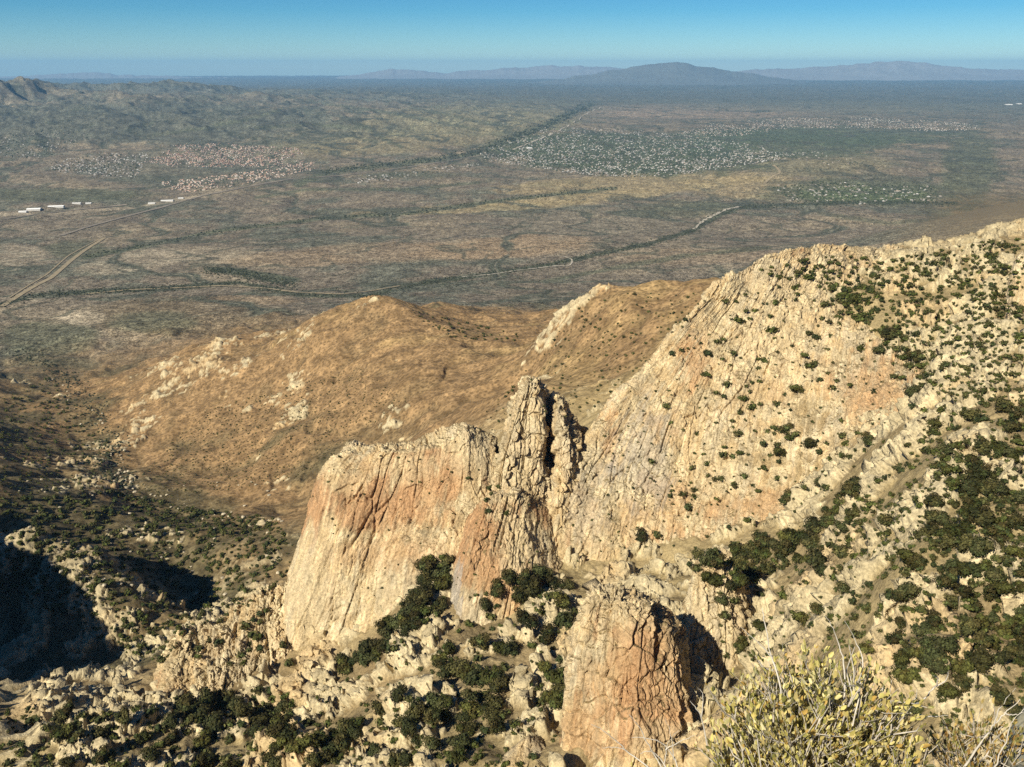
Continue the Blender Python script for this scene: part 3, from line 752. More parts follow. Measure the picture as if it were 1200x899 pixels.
def inside(poly, x, y):
    r = False; n = len(poly); j = n - 1
    for i in range(n):
        xi, yi = poly[i]; xj, yj = poly[j]
        if (yi > y) != (yj > y) and x < (xj - xi) * (y - yi) / (yj - yi) + xi: r = not r
        j = i
    return r

def sample_poly(poly, n, gap=0.0, rnd=random):
    xs = [p[0] for p in poly]; ys = [p[1] for p in poly]; out = []; tries = 0
    while len(out) < n and tries < n * 40:
        tries += 1
        x = rnd.uniform(min(xs), max(xs)); y = rnd.uniform(min(ys), max(ys))
        if not inside(poly, x, y): continue
        if gap and any(abs(x - a) < gap and abs(y - b) < gap for a, b in out[-400:]): continue
        out.append((x, y))
    return out

def along(poly, step):
    out = []
    for (x0, y0), (x1, y1) in zip(poly[:-1], poly[1:]):
        n = max(1, int(math.hypot(x1 - x0, y1 - y0) / step))
        for i in range(n): out.append((x0 + (x1 - x0) * i / n, y0 + (y1 - y0) * i / n))
    out.append(poly[-1]); return out

# ------------------------------------------------------------------ roads and dry washes on the valley floor
M_DIRT = simple_mat('pale_dirt', (0.27, 0.22, 0.14), 0.95, 0.3, 0.05)
M_TAR = simple_mat('worn_road', (0.21, 0.18, 0.14), 0.9, 0.2, 0.05)
M_SAND = simple_mat('wash_sand', (0.37, 0.33, 0.26), 0.95, 0.3, 0.08)
def ribbon(name, label, poly, width, mat, lift=2.0, wob=0.0):
    pts = []
    for x, y in along(poly, 2.5):
        h = ray(x + random.uniform(-wob, wob), y + random.uniform(-wob, wob) * .4)
        if h and h[2] == 'desert_ground': pts.append(np.array(h[0]))
    pts = [sum(pts[max(0, i - 1):i + 2]) / len(pts[max(0, i - 1):i + 2]) for i in range(len(pts))]
    V_, F_ = [], []
    for i, p in enumerate(pts):
        t = pts[min(i + 1, len(pts) - 1)] - pts[max(i - 1, 0)]; t[2] = 0; t /= np.linalg.norm(t) + 1e-6
        s = np.array([-t[1], t[0], 0]) * width * random.uniform(1 - min(.5, wob), 1 + min(.5, wob)) / 2
        for q in (p - s, p + s):
            g = down(q[0], q[1]); V_.append((q[0], q[1], (g.z if g else p[2]) + lift))
        if i: F_.append((2 * i - 2, 2 * i, 2 * i + 1, 2 * i - 1))
    me = mesh_np(name, V_, F_, mat)
    tag(link(bpy.data.objects.new(name, me)), label, 'road' if 'road' in name or 'track' in name else 'wash', kind='structure')

ribbon('dirt_road', 'pale dirt road running diagonally across the scrub', [(2,360),(20,348),(40,336),(60,326),(84,305),(100,293),(124,278)], 24, M_DIRT)
ribbon('dirt_track', 'second dirt track parallel to the dirt road', [(10,350),(30,337),(55,322),(80,300),(98,290),(118,280)], 8, M_DIRT)
ribbon('highway', 'long straight highway crossing the valley below the houses', [(70,277),(100,267),(140,256),(190,243),(240,229),(290,219),(340,210),(400,206),(450,200),(520,190),(565,182)], 30, M_TAR, 3)
ribbon('frontage_road', 'faint road by the white sheds', [(0,258),(40,252),(90,246),(150,240)], 22, M_TAR, 3)
ribbon('valley_track', 'pale track along the dark scrub belt', [(100,345),(150,340),(200,338),(260,335),(310,338),(350,343),(400,345),(430,342),(470,335)], 16, M_DIRT)
ribbon('sandy_wash', 'winding sandy wash in the dark creek line', [(812,270),(822,260),(838,252),(850,246),(868,242)], 26, M_SAND, 2, .5)
ribbon('dry_wash', 'pale dry wash meandering through the scrub', [(540,325),(575,322),(600,318),(650,312),(668,312),(672,305),(660,300)], 12, M_SAND, 2, .6)
ribbon('river_wash', 'sandy river bed below the far houses', [(600,176),(640,160),(665,148),(690,132),(705,125)], 30, M_SAND, 4, .5)
ribbon('hill_road', 'pale winding road on the low mound', [(895,215),(905,207),(915,203),(912,198),(905,193)], 22, M_DIRT, 3)

# ------------------------------------------------------------------ merged clumps (things nobody could count)
_ico_v = None
def ico(sub=1):
    import bmesh
    bm = bmesh.new(); bmesh.ops.create_icosphere(bm, subdivisions=sub, radius=1)
    v = np.array([p.co[:] for p in bm.verts], F32); f = np.array([[q.index for q in p.verts] for p in bm.faces], np.int32)
    bm.free(); return v, f
ICO1, ICO1F = ico(1)

def blobs(name, label, cat, pts, mat, base, hz=0.75, var=.3):
    """pts: list of (x,y,z,radius)"""
    Vs, Fs, Cs = [], [], []
    for i, (x, y, z, r) in enumerate(pts):
        v = ICO1 * (r * (0.7 + 0.6 * rng.random((len(ICO1), 1)))).astype(F32)
        v[:, 2] *= hz; v += (x, y, z + r * hz * 0.6)
        Vs.append(v); Fs.append(ICO1F + i * len(ICO1)); Cs.append(np.tile(np.asarray(base) * (1 + var * (rng.random() * 2 - 1)), (len(v), 1)))
    me = mesh_np(name, np.concatenate(Vs), np.concatenate(Fs), mat, False, np.concatenate(Cs))
    return tag(link(bpy.data.objects.new(name, me)), label, cat, kind='stuff')

M_BOULDER = attr_mat('pale_boulder', 0.95, 0.3, 0.6)
creek = [([(0,358),(40,346),(120,341),(200,338),(280,331),(350,346),(430,346),(500,331),(560,323),(640,311),(700,298),(760,286),(812,270),(838,254),(868,243)], 2.6, 1500),
         ([(868,243),(960,239),(1060,237),(1120,239)], 2.0, 300),
         ([(240,316),(290,322),(345,336)], 4.0, 500),
         ([(560,178),(600,163),(640,147),(690,124)], 3.2, 500),
         ([(380,202),(440,194),(500,188),(560,178)], 2.6, 350),
         ([(100,300),(180,286),(260,270),(380,256),(480,250),(600,233),(720,221)], 1.8, 500),
         ([(30,415),(60,430),(85,450),(110,480),(135,520),(120,545),(150,570)], 6.0, 700)]
pts = []
for poly, wpx, n in creek:
    pl = along(poly, 1.0)
    for _ in range(n):
        x, y = random.choice(pl); x += random.gauss(0, wpx * 1.6); y += random.gauss(0, wpx * .75)
        h = ray(x, y)
        if h and h[2] == 'desert_ground':
            d = (h[0] - CAMP).length; pts.append((*h[0], random.uniform(0.55, 1.2) * max(2.2, d / F * 0.9)))
blobs('riparian_trees', 'dark trees crowding the creek lines of the valley floor', 'trees', pts, M_LEAF, (0.045, 0.052, 0.03))

pts = []
pl = along([(62,440),(75,465),(95,480),(110,497),(128,515),(135,540),(130,552),(150,562),(165,575),(200,590),(240,602),(300,612)], 1.0)
for _ in range(520):
    x, y = random.choice(pl); q = random.random() < (.7 if 530 < y < 575 else .12)
    if not q: continue
    h = ray(x + random.gauss(0, 7), y + random.gauss(0, 4))
    if h and h[2] == 'desert_ground': pts.append((*h[0], random.choice((1.0, 1.3, 1.7, 2.4, 3.6))))
for _ in range(100):
    h = ray(random.uniform(0, 330), random.uniform(560, 700))
    if h and h[2] == 'desert_ground': pts.append((*h[0], random.uniform(1.0, 3.2)))
blobs('wash_boulders', 'pale boulders strewn along the dry creek bed in the canyon bottom', 'boulders', pts, M_BOULDER, (0.40, 0.345, 0.245), .6)

# ------------------------------------------------------------------ far mountains
def mountains(name, label, prof, D, depth, seed, col):
    prof = np.array(prof, float)
    pxs = np.linspace(prof[0, 0], prof[-1, 0], 260); pys = np.interp(pxs, prof[:, 0], prof[:, 1])
    pys = pys - 1.5 * ridged(pxs / 30, pxs * 0 + seed, pxs * 0, 4) + 1.9
    t = np.linspace(-1, 1, 41)
    V_ = np.zeros((len(pxs), len(t), 3))
    for i, (a, b) in enumerate(zip(pxs, pys)):
        x, y, z = P(a, b, D)
        V_[i, :, 0] = x * (1 + t * depth / D); V_[i, :, 1] = D + t * depth; V_[i, :, 2] = z
    sh = (1 - np.abs(t)) ** 1.7
    nz = ridged(V_[..., 0] / (depth * .55), V_[..., 1] / (depth * .55), V_[..., 0] * 0 + seed, 4)
    hgt = np.maximum(V_[..., 2], 30)
    V_[..., 2] = hgt * sh[None] * (1 + 0.22 * (nz - 0.6) * (np.abs(t) > 0.02)[None] * (1 - sh * 0.6)[None]) - 20
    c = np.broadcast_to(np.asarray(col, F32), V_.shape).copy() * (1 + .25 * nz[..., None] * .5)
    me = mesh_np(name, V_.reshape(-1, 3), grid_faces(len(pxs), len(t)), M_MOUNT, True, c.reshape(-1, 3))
    tag(link(bpy.data.objects.new(name, me)), label, 'mountains', kind='structure')
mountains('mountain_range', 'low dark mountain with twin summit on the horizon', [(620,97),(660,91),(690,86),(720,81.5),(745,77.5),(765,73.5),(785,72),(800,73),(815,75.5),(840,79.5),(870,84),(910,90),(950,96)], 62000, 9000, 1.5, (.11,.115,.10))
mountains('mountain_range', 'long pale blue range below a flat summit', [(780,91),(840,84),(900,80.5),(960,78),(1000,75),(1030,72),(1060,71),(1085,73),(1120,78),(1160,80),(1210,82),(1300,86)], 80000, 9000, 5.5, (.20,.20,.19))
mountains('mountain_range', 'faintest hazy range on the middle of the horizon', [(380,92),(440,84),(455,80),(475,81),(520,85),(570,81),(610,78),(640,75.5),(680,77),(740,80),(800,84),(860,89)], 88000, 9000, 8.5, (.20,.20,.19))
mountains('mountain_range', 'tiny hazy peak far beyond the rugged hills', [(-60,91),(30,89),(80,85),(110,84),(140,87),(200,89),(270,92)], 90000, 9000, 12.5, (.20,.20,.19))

# ------------------------------------------------------------------ houses of the valley towns
M_STUCCO = attr_mat('house_paint', 0.85, 0.1, 0.1)
def house_geo(w, d, h, rot, wall, roof, hip=0.25):
    """walls and a hipped roof with small eaves; 14 vertices"""
    a, b = w / 2, d / 2; e = 0.6
    v = [(-a,-b,-3),(a,-b,-3),(a,b,-3),(-a,b,-3),(-a,-b,h),(a,-b,h),(a,b,h),(-a,b,h),
         (-a-e,-b-e,h-.2),(a+e,-b-e,h-.2),(a+e,b+e,h-.2),(-a-e,b+e,h-.2),(-a*(1-hip*2),0,h+d*.2),(a*(1-hip*2),0,h+d*.2)]
    f = [(0,1,5,4),(1,2,6,5),(2,3,7,6),(3,0,4,7),(8,9,13,12),(10,11,12,13),(9,10,13,13),(11,8,12,12)]
    v = np.array(v, F32); c, s = math.cos(rot), math.sin(rot)
    v = np.stack([v[:, 0] * c - v[:, 1] * s, v[:, 0] * s + v[:, 1] * c, v[:, 2]], 1)
    cc = np.concatenate([np.tile(wall, (8, 1)), np.tile(roof, (6, 1))])
    tri = []
    for q in f:
        tri.append((q[0], q[1], q[2]))
        if q[3] != q[2]: tri.append((q[0], q[2], q[3]))
    return v, np.array(tri, np.int32), cc
PINK = [(.48,.28,.19),(.52,.33,.23),(.42,.24,.16),(.52,.37,.28)]
PALE = [(.46,.43,.38),(.62,.61,.57),(.36,.33,.29),(.30,.27,.24),(.52,.50,.46),(.42,.33,.26)]
TOWNS = [
 ('golf', [(905,220),(960,212),(1000,216),(1095,218),(1100,238),(1010,238),(930,238)], 190, PALE, 1.0),
 ('mound', [(885,176),(940,174),(1000,186),(1010,196),(960,192)], 40, PALE, .8),
 ('pinkfront', [(185,214),(260,206),(300,200),(345,196),(372,198),(300,214),(220,226)], 560, PINK, 1.05),
 ('pinkback', [(170,190),(210,170),(260,168),(350,174),(356,180),(330,188),(368,190),(366,196),(300,196),(210,196)], 2400, PINK, 1.0),
 ('pinkwest', [(60,190),(120,180),(175,180),(160,208),(110,206),(60,200)], 450, PALE, .95),
 ('villages', [(0,160),(60,150),(110,160),(60,185),(0,185)], 110, PALE, .95),
 ('town', [(560,178),(600,164),(640,150),(720,150),(820,160),(890,170),(905,180),(960,178),(900,190),(800,204),(740,208),(690,206),(620,196),(570,188)], 3600, PALE, 1.0),
 ('townnorth', [(790,158),(840,144),(930,138),(1010,137),(1130,144),(1160,152),(1090,154),(1000,150),(930,150),(860,160)], 2000, PINK + PALE, 1.0),
 ('strip', [(400,214),(440,206),(500,198),(560,190),(560,194),(500,204),(420,216)], 130, PALE, .9),
]
LAB = {'golf': ('pale house among the green fairways beyond the creek', 'houses among the fairways'),
       'mound': ('pale house in the row along the top of the low mound', 'houses along the top of the mound'),
       'pinkfront': ('pink roofed house in the front rows of the hillside estate', 'front rows of the pink roofed estate')}
STREET = {'golf': .2, 'mound': .5, 'pinkfront': -.25, 'pinkback': .95, 'pinkwest': .3, 'villages': .4, 'town': .62, 'townnorth': 1.0, 'strip': .35}
n_ind = 0; HV, HF, HC = [], [], []; hoff = 0
for key, poly, n, pal, sz in TOWNS:
    rows = key.startswith('pink')
    for x, y in sample_poly(poly, n, 0.0):
        if perlin(np.array([x / 16.]), np.array([y / 6.]), np.array([3.3]))[0] + .5 * perlin(np.array([x / 5.]), np.array([y / 2.]), np.array([3.3]))[0] < -.28: continue
        h = ray(x, y)
        if not h or h[2] != 'desert_ground': continue
        ra = STREET[key]; cu, su = math.cos(ra), math.sin(ra)
        uu = h[0].x * cu + h[0].y * su; vv = -h[0].x * su + h[0].y * cu; gap_ = 62 if key != 'golf' else 110
        vv = round(vv / gap_) * gap_ + random.uniform(-6, 6) + random.choice((-17, 17))
        g_ = down(uu * cu - vv * su, uu * su + vv * cu)
        if not g_: continue
        h = (g_,)
        wdt = sz * random.uniform(9, 20); dpt = wdt * random.uniform(.5, .85)
        wall = np.array(random.choice(PALE)) * random.uniform(.8, 1.1); roof = np.array(random.choice(pal)) * random.uniform(.6, 1.2)
        v, f, c = house_geo(wdt, dpt, random.uniform(3.5, 5.5), ra + random.choice((0, 0, 1.5708)) + random.gauss(0, .06), wall, roof)
        if key in LAB and n_ind < 300:
            o = bpy.data.objects.new('house', mesh_np('house', v, f, M_STUCCO, False, c)); link(o); o.location = h[0]
            tag(o, LAB[key][0], 'house', LAB[key][1]); n_ind += 1
        else:
            HV.append(v + np.array(h[0], F32)); HF.append(f + hoff); HC.append(c); hoff += len(v)
me = mesh_np('far_houses', np.concatenate(HV), np.concatenate(HF), M_STUCCO, False, np.concatenate(HC))
tag(link(bpy.data.objects.new('far_houses', me)), 'thousands of pale houses of the far valley towns', 'houses', kind='stuff')
tick('houses')
# street trees of the towns
tp = []
for key, poly, n, pal, sz in TOWNS:
    k = {'town': 3600, 'golf': 700, 'townnorth': 1500, 'pinkback': 300, 'pinkfront': 150, 'pinkwest': 300, 'villages': 250}.get(key, 60)
    for x, y in sample_poly(poly, k):
        h = ray(x, y)
        if h and h[2] == 'desert_ground': tp.append((*h[0], random.uniform(4, 8.5)))
blobs('town_trees', 'dark green street trees among the houses of the far towns', 'trees', tp, M_LEAF, (0.05, 0.065, 0.035))

# long white sheds beside the highway
M_WHITE = simple_mat('white_metal', (0.78, 0.77, 0.73), 0.6, 0.06, 0.05)
M_SHED = simple_mat('pale_cladding', (0.55, 0.53, 0.49), 0.7, 0.1, 0.05)
def shed(px, py, w, d, h, rot, label):
    hit = ray(px, py)
    if not hit: return
    e = empty('warehouse', hit[0]); e.rotation_euler = (0, 0, rot); tag(e, label, 'warehouse')
    a, b = w / 2, d / 2
    v = [(-a,-b,-4),(a,-b,-4),(a,b,-4),(-a,b,-4),(-a,-b,h),(a,-b,h),(a,b,h),(-a,b,h)]
    link(bpy.data.objects.new('wall', mesh_np('wall', v, [(0,1,5,4),(1,2,6,5),(2,3,7,6),(3,0,4,7)], M_SHED, False)), e)
    a += 1; b += 1
    v = [(-a,-b,h+.05),(a,-b,h+.05),(a,b,h+.05),(-a,b,h+.05),(-a,0,h+d*.1),(a,0,h+d*.1)]
    link(bpy.data.objects.new('roof', mesh_np('roof', v, [(0,1,5,4),(2,3,4,5),(0,4,3,3),(1,2,5,5)], M_WHITE, False)), e)
for a in [(66,243,105,50,9,.25,'longest white shed beside the highway, beneath the hillside estate'),
          (40,246,90,55,8,.25,'white shed next along from the longest white shed'),
          (27,249,50,40,8,.25,'small white shed at the far end of the row of sheds'),
          (90,239,60,30,7,.2,'narrow white shed on the bank behind the longest white shed'),
          (104,239,40,30,7,.2,'short white shed at the highway end of the shed row'),
          (196,236,90,34,8,.2,'long low white depot roof beside the highway bend'),
          (178,239,50,30,7,.2,'small white depot beside the long low depot roof'),
          (212,233,40,28,7,.2,'short white depot just up the highway from the long depot'),
          (620,174,60,45,9,.4,'big white store on the near edge of the far town'),
          (1182,123,170,110,10,.1,'white building pad alone on the high plain near the horizon'),
          (1194,122,120,90,10,.1,'smaller white pad next to the lone white building')]:
    shed(*a)

# ------------------------------------------------------------------ trees
def leaf_cards(centers, dirs, size, cols, fold=0.0):
    n = len(centers)
    a = rng.normal(size=(n, 3)); a /= np.linalg.norm(a, axis=1)[:, None]
    u = np.cross(dirs, a); u /= np.linalg.norm(u, axis=1)[:, None] + 1e-9
    w_ = np.cross(dirs, u) + 0.6 * (rng.random((n, 1)) - .5) * dirs; s = size[:, None]
    q = np.stack([centers - u * s, centers - w_ * s * .8, centers + u * s, centers + w_ * s * .8], 1)
    f = np.arange(n * 4).reshape(n, 4)
    return q.reshape(-1, 3), f, np.repeat(cols, 4, axis=0)

def crown_np(nl, ncards, seed, s0=0.085, tall=0.8):
    """unit-width crown: uneven lobes filled with leaf clumps"""
    g = np.random.default_rng(seed)
    lob = [(0, 0, 0.42 * tall, .33)]
    for _ in range(nl):
        a = g.random() * 6.283; r = 0.16 + .17 * g.random(); lob.append((r * math.cos(a), r * math.sin(a), tall * (0.22 + .48 * g.random()), .15 + .13 * g.random()))
    vs, fs, cs = [], [], []; off = 0
    base = np.array([.037, .042, .015])
    hue = np.array([(1, 1, 1), (1.1, 1.1, .9), (.8, .9, 1.0), (1.15, 1.15, 1.2), (.9, 1, .8), (1.0, .98, 1.0)][seed % 6])
    tot = sum(l[3] ** 2 for l in lob)
    for lx, ly, lz, lr in lob:
        tint = hue * base * (0.6 + .9 * g.random()) * np.array([1 + .45 * g.random(), 1 + .1 * g.random(), 1])
        v = ICO1 * (lr * .66 * (0.75 + .4 * g.random((len(ICO1), 1)))); v[:, 2] *= .85
        vs.append(v + (lx, ly, lz)); fs.append(np.concatenate([ICO1F, ICO1F[:, 2:]], 1) + off); cs.append(np.tile(tint * .8, (len(v), 1))); off += len(v)
        k = max(6, int(ncards * lr ** 2 / tot))
        d = g.normal(size=(k, 3)); d[:, 2] += .25; d /= np.linalg.norm(d, axis=1)[:, None]
        ctr = np.array((lx, ly, lz)) + d * lr * np.array((1, 1, .85)) * (.66 + .62 * g.random((k, 1)))
        q, f, c = leaf_cards(ctr, d, s0 * (.55 + .8 * g.random(k)), tint * (0.6 + .9 * g.random((k, 1))))
        vs.append(q); fs.append(f + off); cs.append(c); off += len(q)
    return np.concatenate(vs), np.concatenate(fs), np.concatenate(cs)

def tube(V_, F_, pts, radii, sides=5):
    pts = [np.asarray(p, float) for p in pts]; off = len(V_)
    for i, p in enumerate(pts):
        t = pts[min(i + 1, len(pts) - 1)] - pts[max(i - 1, 0)]; t /= np.linalg.norm(t) + 1e-9
        a = np.cross(t, (0.3, .2, 1) if abs(t[2]) < .9 else (1, 0, 0)); a /= np.linalg.norm(a); b = np.cross(t, a)
        for k in range(sides):
            th = 6.2832 * k / sides; V_.append(p + radii[i] * (math.cos(th) * a + math.sin(th) * b))
    for i in range(len(pts) - 1):
        for k in range(sides):
            F_.append((off + i * sides + k, off + i * sides + (k + 1) % sides, off + (i + 1) * sides + (k + 1) % sides, off + (i + 1) * sides + k))

tick('sheds')
CROWNS, TRUNKS = [], []
for k in range(7):
    v, f, c = crown_np(7 + k % 4, 900, 50 + k, .052, (.8, .95, .7, .85, 1.05, .75, .9)[k])
    CROWNS.append(mesh_np('crown', v, f, M_LEAF, False, c))
    V_, F_ = [], []
    tube(V_, F_, [(0, 0, -.12), (.01, 0, .1), (.02, .01, .3), (.0, .02, .5)], [.045, .035, .025, .01])
    for j in range(4):
        a = j * 1.6 + k; tube(V_, F_, [(.01, 0, .12 + .03 * j), (.12 * math.cos(a), .12 * math.sin(a), .28), (.22 * math.cos(a), .22 * math.sin(a), .42)], [.022, .015, .006], 4)
    TRUNKS.append(mesh_np('trunk', V_, F_, M_BARK))
LOW = [crown_np(4, 60, 90 + k, .12, .75 + .1 * (k % 3)) for k in range(6)]

# (photo polygon, how many, smallest and largest crown in photo pixels, spacing, label key)
GROVES = [
 ('slope', [(1085,560),(1200,510),(1200,770),(1120,800),(1050,790),(1060,720),(1075,640)], 130, 9, 22, 11),
 ('slope', [(1125,480),(1200,465),(1200,800),(1140,740),(1110,640)], 95, 8, 18, 6),
 ('slope', [(940,800),(1030,700),(1090,640),(1100,820),(1010,760)], 18, 9, 17, 12),
 ('scrub', [(1000,600),(1100,540),(1200,480),(1200,880),(1100,850),(960,760)], 700, 3, 9, 3.5),
 ('scrub', [(1200,480),(1290,480),(1290,899),(1200,899)], 240, 5, 17, 6),
 ('scrub', [(1200,280),(1290,290),(1290,480),(1200,480)], 150, 3, 9, 3),
 ('scrub', [(950,650),(1100,470),(1190,470),(1060,650)], 150, 4, 12, 4),
 ('scrub', [(400,780),(560,690),(660,690),(650,899),(300,899)], 220, 3.5, 8, 3),
 ('scrub', [(0,830),(300,820),(430,860),(430,899),(0,899)], 200, 3.5, 8, 3),
 ('scrub', [(830,640),(1000,600),(1000,760),(850,780)], 110, 3.5, 8, 3),
 ('slope', [(1030,760),(1100,770),(1180,800),(1200,850),(1140,830),(1060,840)], 16, 16, 26, 9),
 ('gully', [(1030,375),(1075,400),(1110,480),(1180,580),(1190,640),(1140,600),(1080,520),(1050,460)], 75, 7, 15, 7),
 ('shoulder', [(880,318),(960,300),(1060,300),(1200,275),(1200,480),(1110,470),(1040,410),(990,340)], 950, 3, 8.5, 2.5),
 ('shoulder', [(960,335),(1000,340),(1020,380),(980,370)], 26, 6, 11, 3),
 ('face', [(790,380),(850,345),(960,320),(1030,400),(1040,540),(1000,560),(900,620),(830,630),(760,560)], 210, 4, 12.5, 5),
 ('facelow', [(690,520),(790,380),(850,345),(960,310),(1040,400),(1050,560),(900,640),(660,660)], 330, 1.8, 4.0, 3),
 ('facelow', [(350,600),(400,530),(570,510),(600,560),(620,480),(680,520),(640,690),(540,700),(420,720)], 110, 1.6, 4.0, 4),
 ('foot', [(800,652),(870,634),(940,618),(1000,560),(1015,590),(960,655),(900,672),(850,690),(800,668)], 85, 9, 19, 5),
 ('knoll', [(950,650),(1060,590),(1080,640),(1070,720),(980,740),(900,720)], 40, 9, 21, 9),
 ('knoll', [(840,640),(900,690),(900,760),(850,770)], 12, 9, 16, 9),
 ('chute', [(570,690),(620,655),(680,690),(665,780),(650,860),(640,899),(470,899),(430,840),(500,775)], 85, 11, 22, 9),
 ('notch', [(500,648),(532,652),(520,720),(470,755),(430,780),(400,790),(400,765),(450,735),(490,690)], 52, 11, 20, 6),
 ('terrace', [(190,822),(260,815),(335,800),(350,838),(420,850),(400,880),(300,868),(200,840)], 60, 11, 20, 6),
 ('flat', [(0,832),(190,820),(300,860),(440,870),(470,899),(0,899)], 75, 9, 18, 8),
 ('cleft', [(540,555),(600,560),(610,600),(545,600)], 8, 6, 11, 5),
 ('knobside', [(200,760),(260,735),(335,705),(340,790),(280,780)], 26, 7, 15, 7),
 ('canyon', [(0,585),(130,575),(330,615),(345,660),(310,700),(240,735),(190,780),(150,765),(60,715),(0,690)], 1100, 3, 9, 1.5),
 ('canyon', [(0,470),(60,440),(130,520),(130,575),(0,590)], 420, 2, 4.5, 1.5),
 ('canyon', [(130,575),(200,590),(320,605),(345,640),(200,620)], 300, 2, 5, 1.5),
 ('hill', [(630,420),(690,345),(800,342),(840,345),(760,420),(690,490),(600,500),(540,510)], 230, 2.0, 5, 3),
 ('hill', [(480,362),(530,372),(610,392),(600,400),(530,396),(500,380)], 70, 2, 4.5, 2),
 ('hill', [(120,600),(350,560),(480,470),(420,430),(240,480)], 1500, .9, 2.3, 1),
]
GLAB = {
 'slope': ('dark rounded oak in the dense grove on the steep slope opposite the dome', 'oaks of the dense grove opposite the dome'),
 'gully': ('dark oak in the diagonal gully between the dome and the dense grove', 'oaks of the diagonal gully'),
 'foot': ('dark oak in the band along the foot of the pale dome', 'oaks along the foot of the dome'),
 'knoll': ('dark oak standing apart on the grassy knoll below the dome', 'oaks on the grassy knoll'),
 'chute': ('dark oak in the grassy chute between buttress and blunt pinnacle', 'oaks of the grassy chute'),
 'notch': ('dark oak packed in the slanting notch at the foot of the buttress', 'oaks of the slanting notch'),
 'terrace': ('dark oak in the belt below the low tan knob', 'oaks of the belt below the knob'),
 'flat': ('dark oak scattered on the stony terrace nearest the black canyon', 'oaks of the stony terrace'),
 'shoulder': ('small dark oak dotted over the bouldery shoulder above the dome', 'oaks of the bouldery shoulder'),
 'face': ('small dark shrubby oak clinging to the face of the pale dome', 'shrubs on the dome face'),
}
EXPL = [('knoll',1068,657,22),('knoll',1045,705,21),('knoll',1062,695,22),('knoll',1002,630,14),('face',990,575,15),('face',1016,517,15),('face',951,520,14),('face',920,505,14),('face',928,512,13),
 ('face',914,530,14),('face',935,455,15),('face',846,532,11),('face',960,565,14),('face',997,578,18),('face',920,585,16),('face',868,583,10),('face',890,575,8),('face',845,560,9),('face',938,416,9),('face',955,425,9),('face',910,560,9),('face',905,500,8),
 ('shoulder',1030,410,14),('shoulder',1040,395,14),('shoulder',985,345,13),('shoulder',975,335,13),('shoulder',1000,350,14),('shoulder',965,355,11),('foot',855,755,17),('foot',868,760,14),('foot',845,775,15),
 ('chute',622,690,24),('chute',610,700,18),('chute',660,725,22),('chute',640,745,20),('chute',655,795,24),('chute',600,800,22),('chute',575,825,24),('chute',545,855,20),('notch',500,665,24),('notch',495,700,22),('notch',470,740,22),('notch',480,715,20),
 ('foot',750,630,14),('foot',770,625,12),('foot',830,655,20),('foot',870,650,18),('foot',880,672,18),('foot',930,630,22),('foot',945,615,16),('cleft',585,580,10),('cleft',572,598,9)]
cand = []
for key, poly, n, s0, s1, gap in GROVES:
    for x, y in sample_poly(poly, n, gap):
        cand.append((key, x, y, s0 + (s1 - s0) * random.random() ** 1.6))
cand = EXPL + cand
found = []
for key, x, y, s in cand:
    h = ray(x, y + .35 * s)
    if not h: continue
    if h[1].z < (0.25 if key not in ('face', 'facelow', 'cleft', 'shoulder', 'hill') else 0.05) and random.random() < .8: continue
    d = (h[0] - CAMP).length
    if d > 3500: continue
    found.append((s, key, h[0], s * d / F))
found.sort(key=lambda q: -q[0])
tick('cast')
n_tree = 0; SV, SF, SC = [], [], []; off = 0
for s, key, loc, size in found:
    if n_tree < 300 and key in GLAB:
        e = empty('oak_tree', loc); k = n_tree % 7; n_tree += 1
        tag(e, GLAB[key][0], 'tree', GLAB[key][1])
        e.rotation_euler = (0, 0, random.random() * 6.28); sc = size / .82; e.scale = (sc * random.uniform(.85, 1.15), sc * random.uniform(.85, 1.15), sc * random.uniform(.8, 1.05))
        for nm, pool in (('trunk', TRUNKS), ('crown', CROWNS)):
            link(bpy.data.objects.new(nm, pool[k]), e)
    else:
        v, f, c = LOW[random.randrange(6)]; a = random.random() * 6.28; sc = size / .85
        ca, sa = math.cos(a) * sc, math.sin(a) * sc
        q = np.stack([v[:, 0] * ca - v[:, 1] * sa, v[:, 0] * sa + v[:, 1] * ca, v[:, 2] * sc * .9 - .1 * sc], 1) + np.array(loc)
        SV.append(q); SF.append(f + off); SC.append(c * random.uniform(.8, 1.25)); off += len(q)
me = mesh_np('distant_shrubs', np.concatenate(SV), np.concatenate(SF), M_LEAF, False, np.concatenate(SC))
tag(link(bpy.data.objects.new('distant_shrubs', me)), 'small dark shrubs scattered over the shoulders, canyon and tan hills', 'shrubs', kind='stuff')
tick('trees %d + %d' % (n_tree, len(SV)))

# ------------------------------------------------------------------ ledge and bushes right below the lookout
led = [
 [(560,1400,1.0),(640,1160,1.7),(700,1120,2.3),(720,1100,2.9),(730,1160,3.3),(740,1500,3.4)],
 [(760,1400,1.0),(800,1080,1.7),(840,1030,2.3),(860,1010,2.9),(860,1080,3.4),(860,1500,3.5)],
 [(950,1400,1.0),(980,1040,1.7),(1000,1000,2.3),(1010,980,2.9),(1010,1060,3.4),(1010,1500,3.5)],
 [(1100,1400,1.0),(1120,1000,1.7),(1140,950,2.3),(1150,925,2.8),(1150,1000,3.3),(1150,1500,3.5)],
 [(1200,1400,1.0),(1200,980,1.7),(1205,905,2.3),(1210,862,2.8),(1210,900,3.3),(1210,1500,3.5)],
 [(1350,1400,1.0),(1350,960,1.7),(1350,880,2.3),(1350,840,2.8),(1350,900,3.3),(1350,1500,3.5)],
]
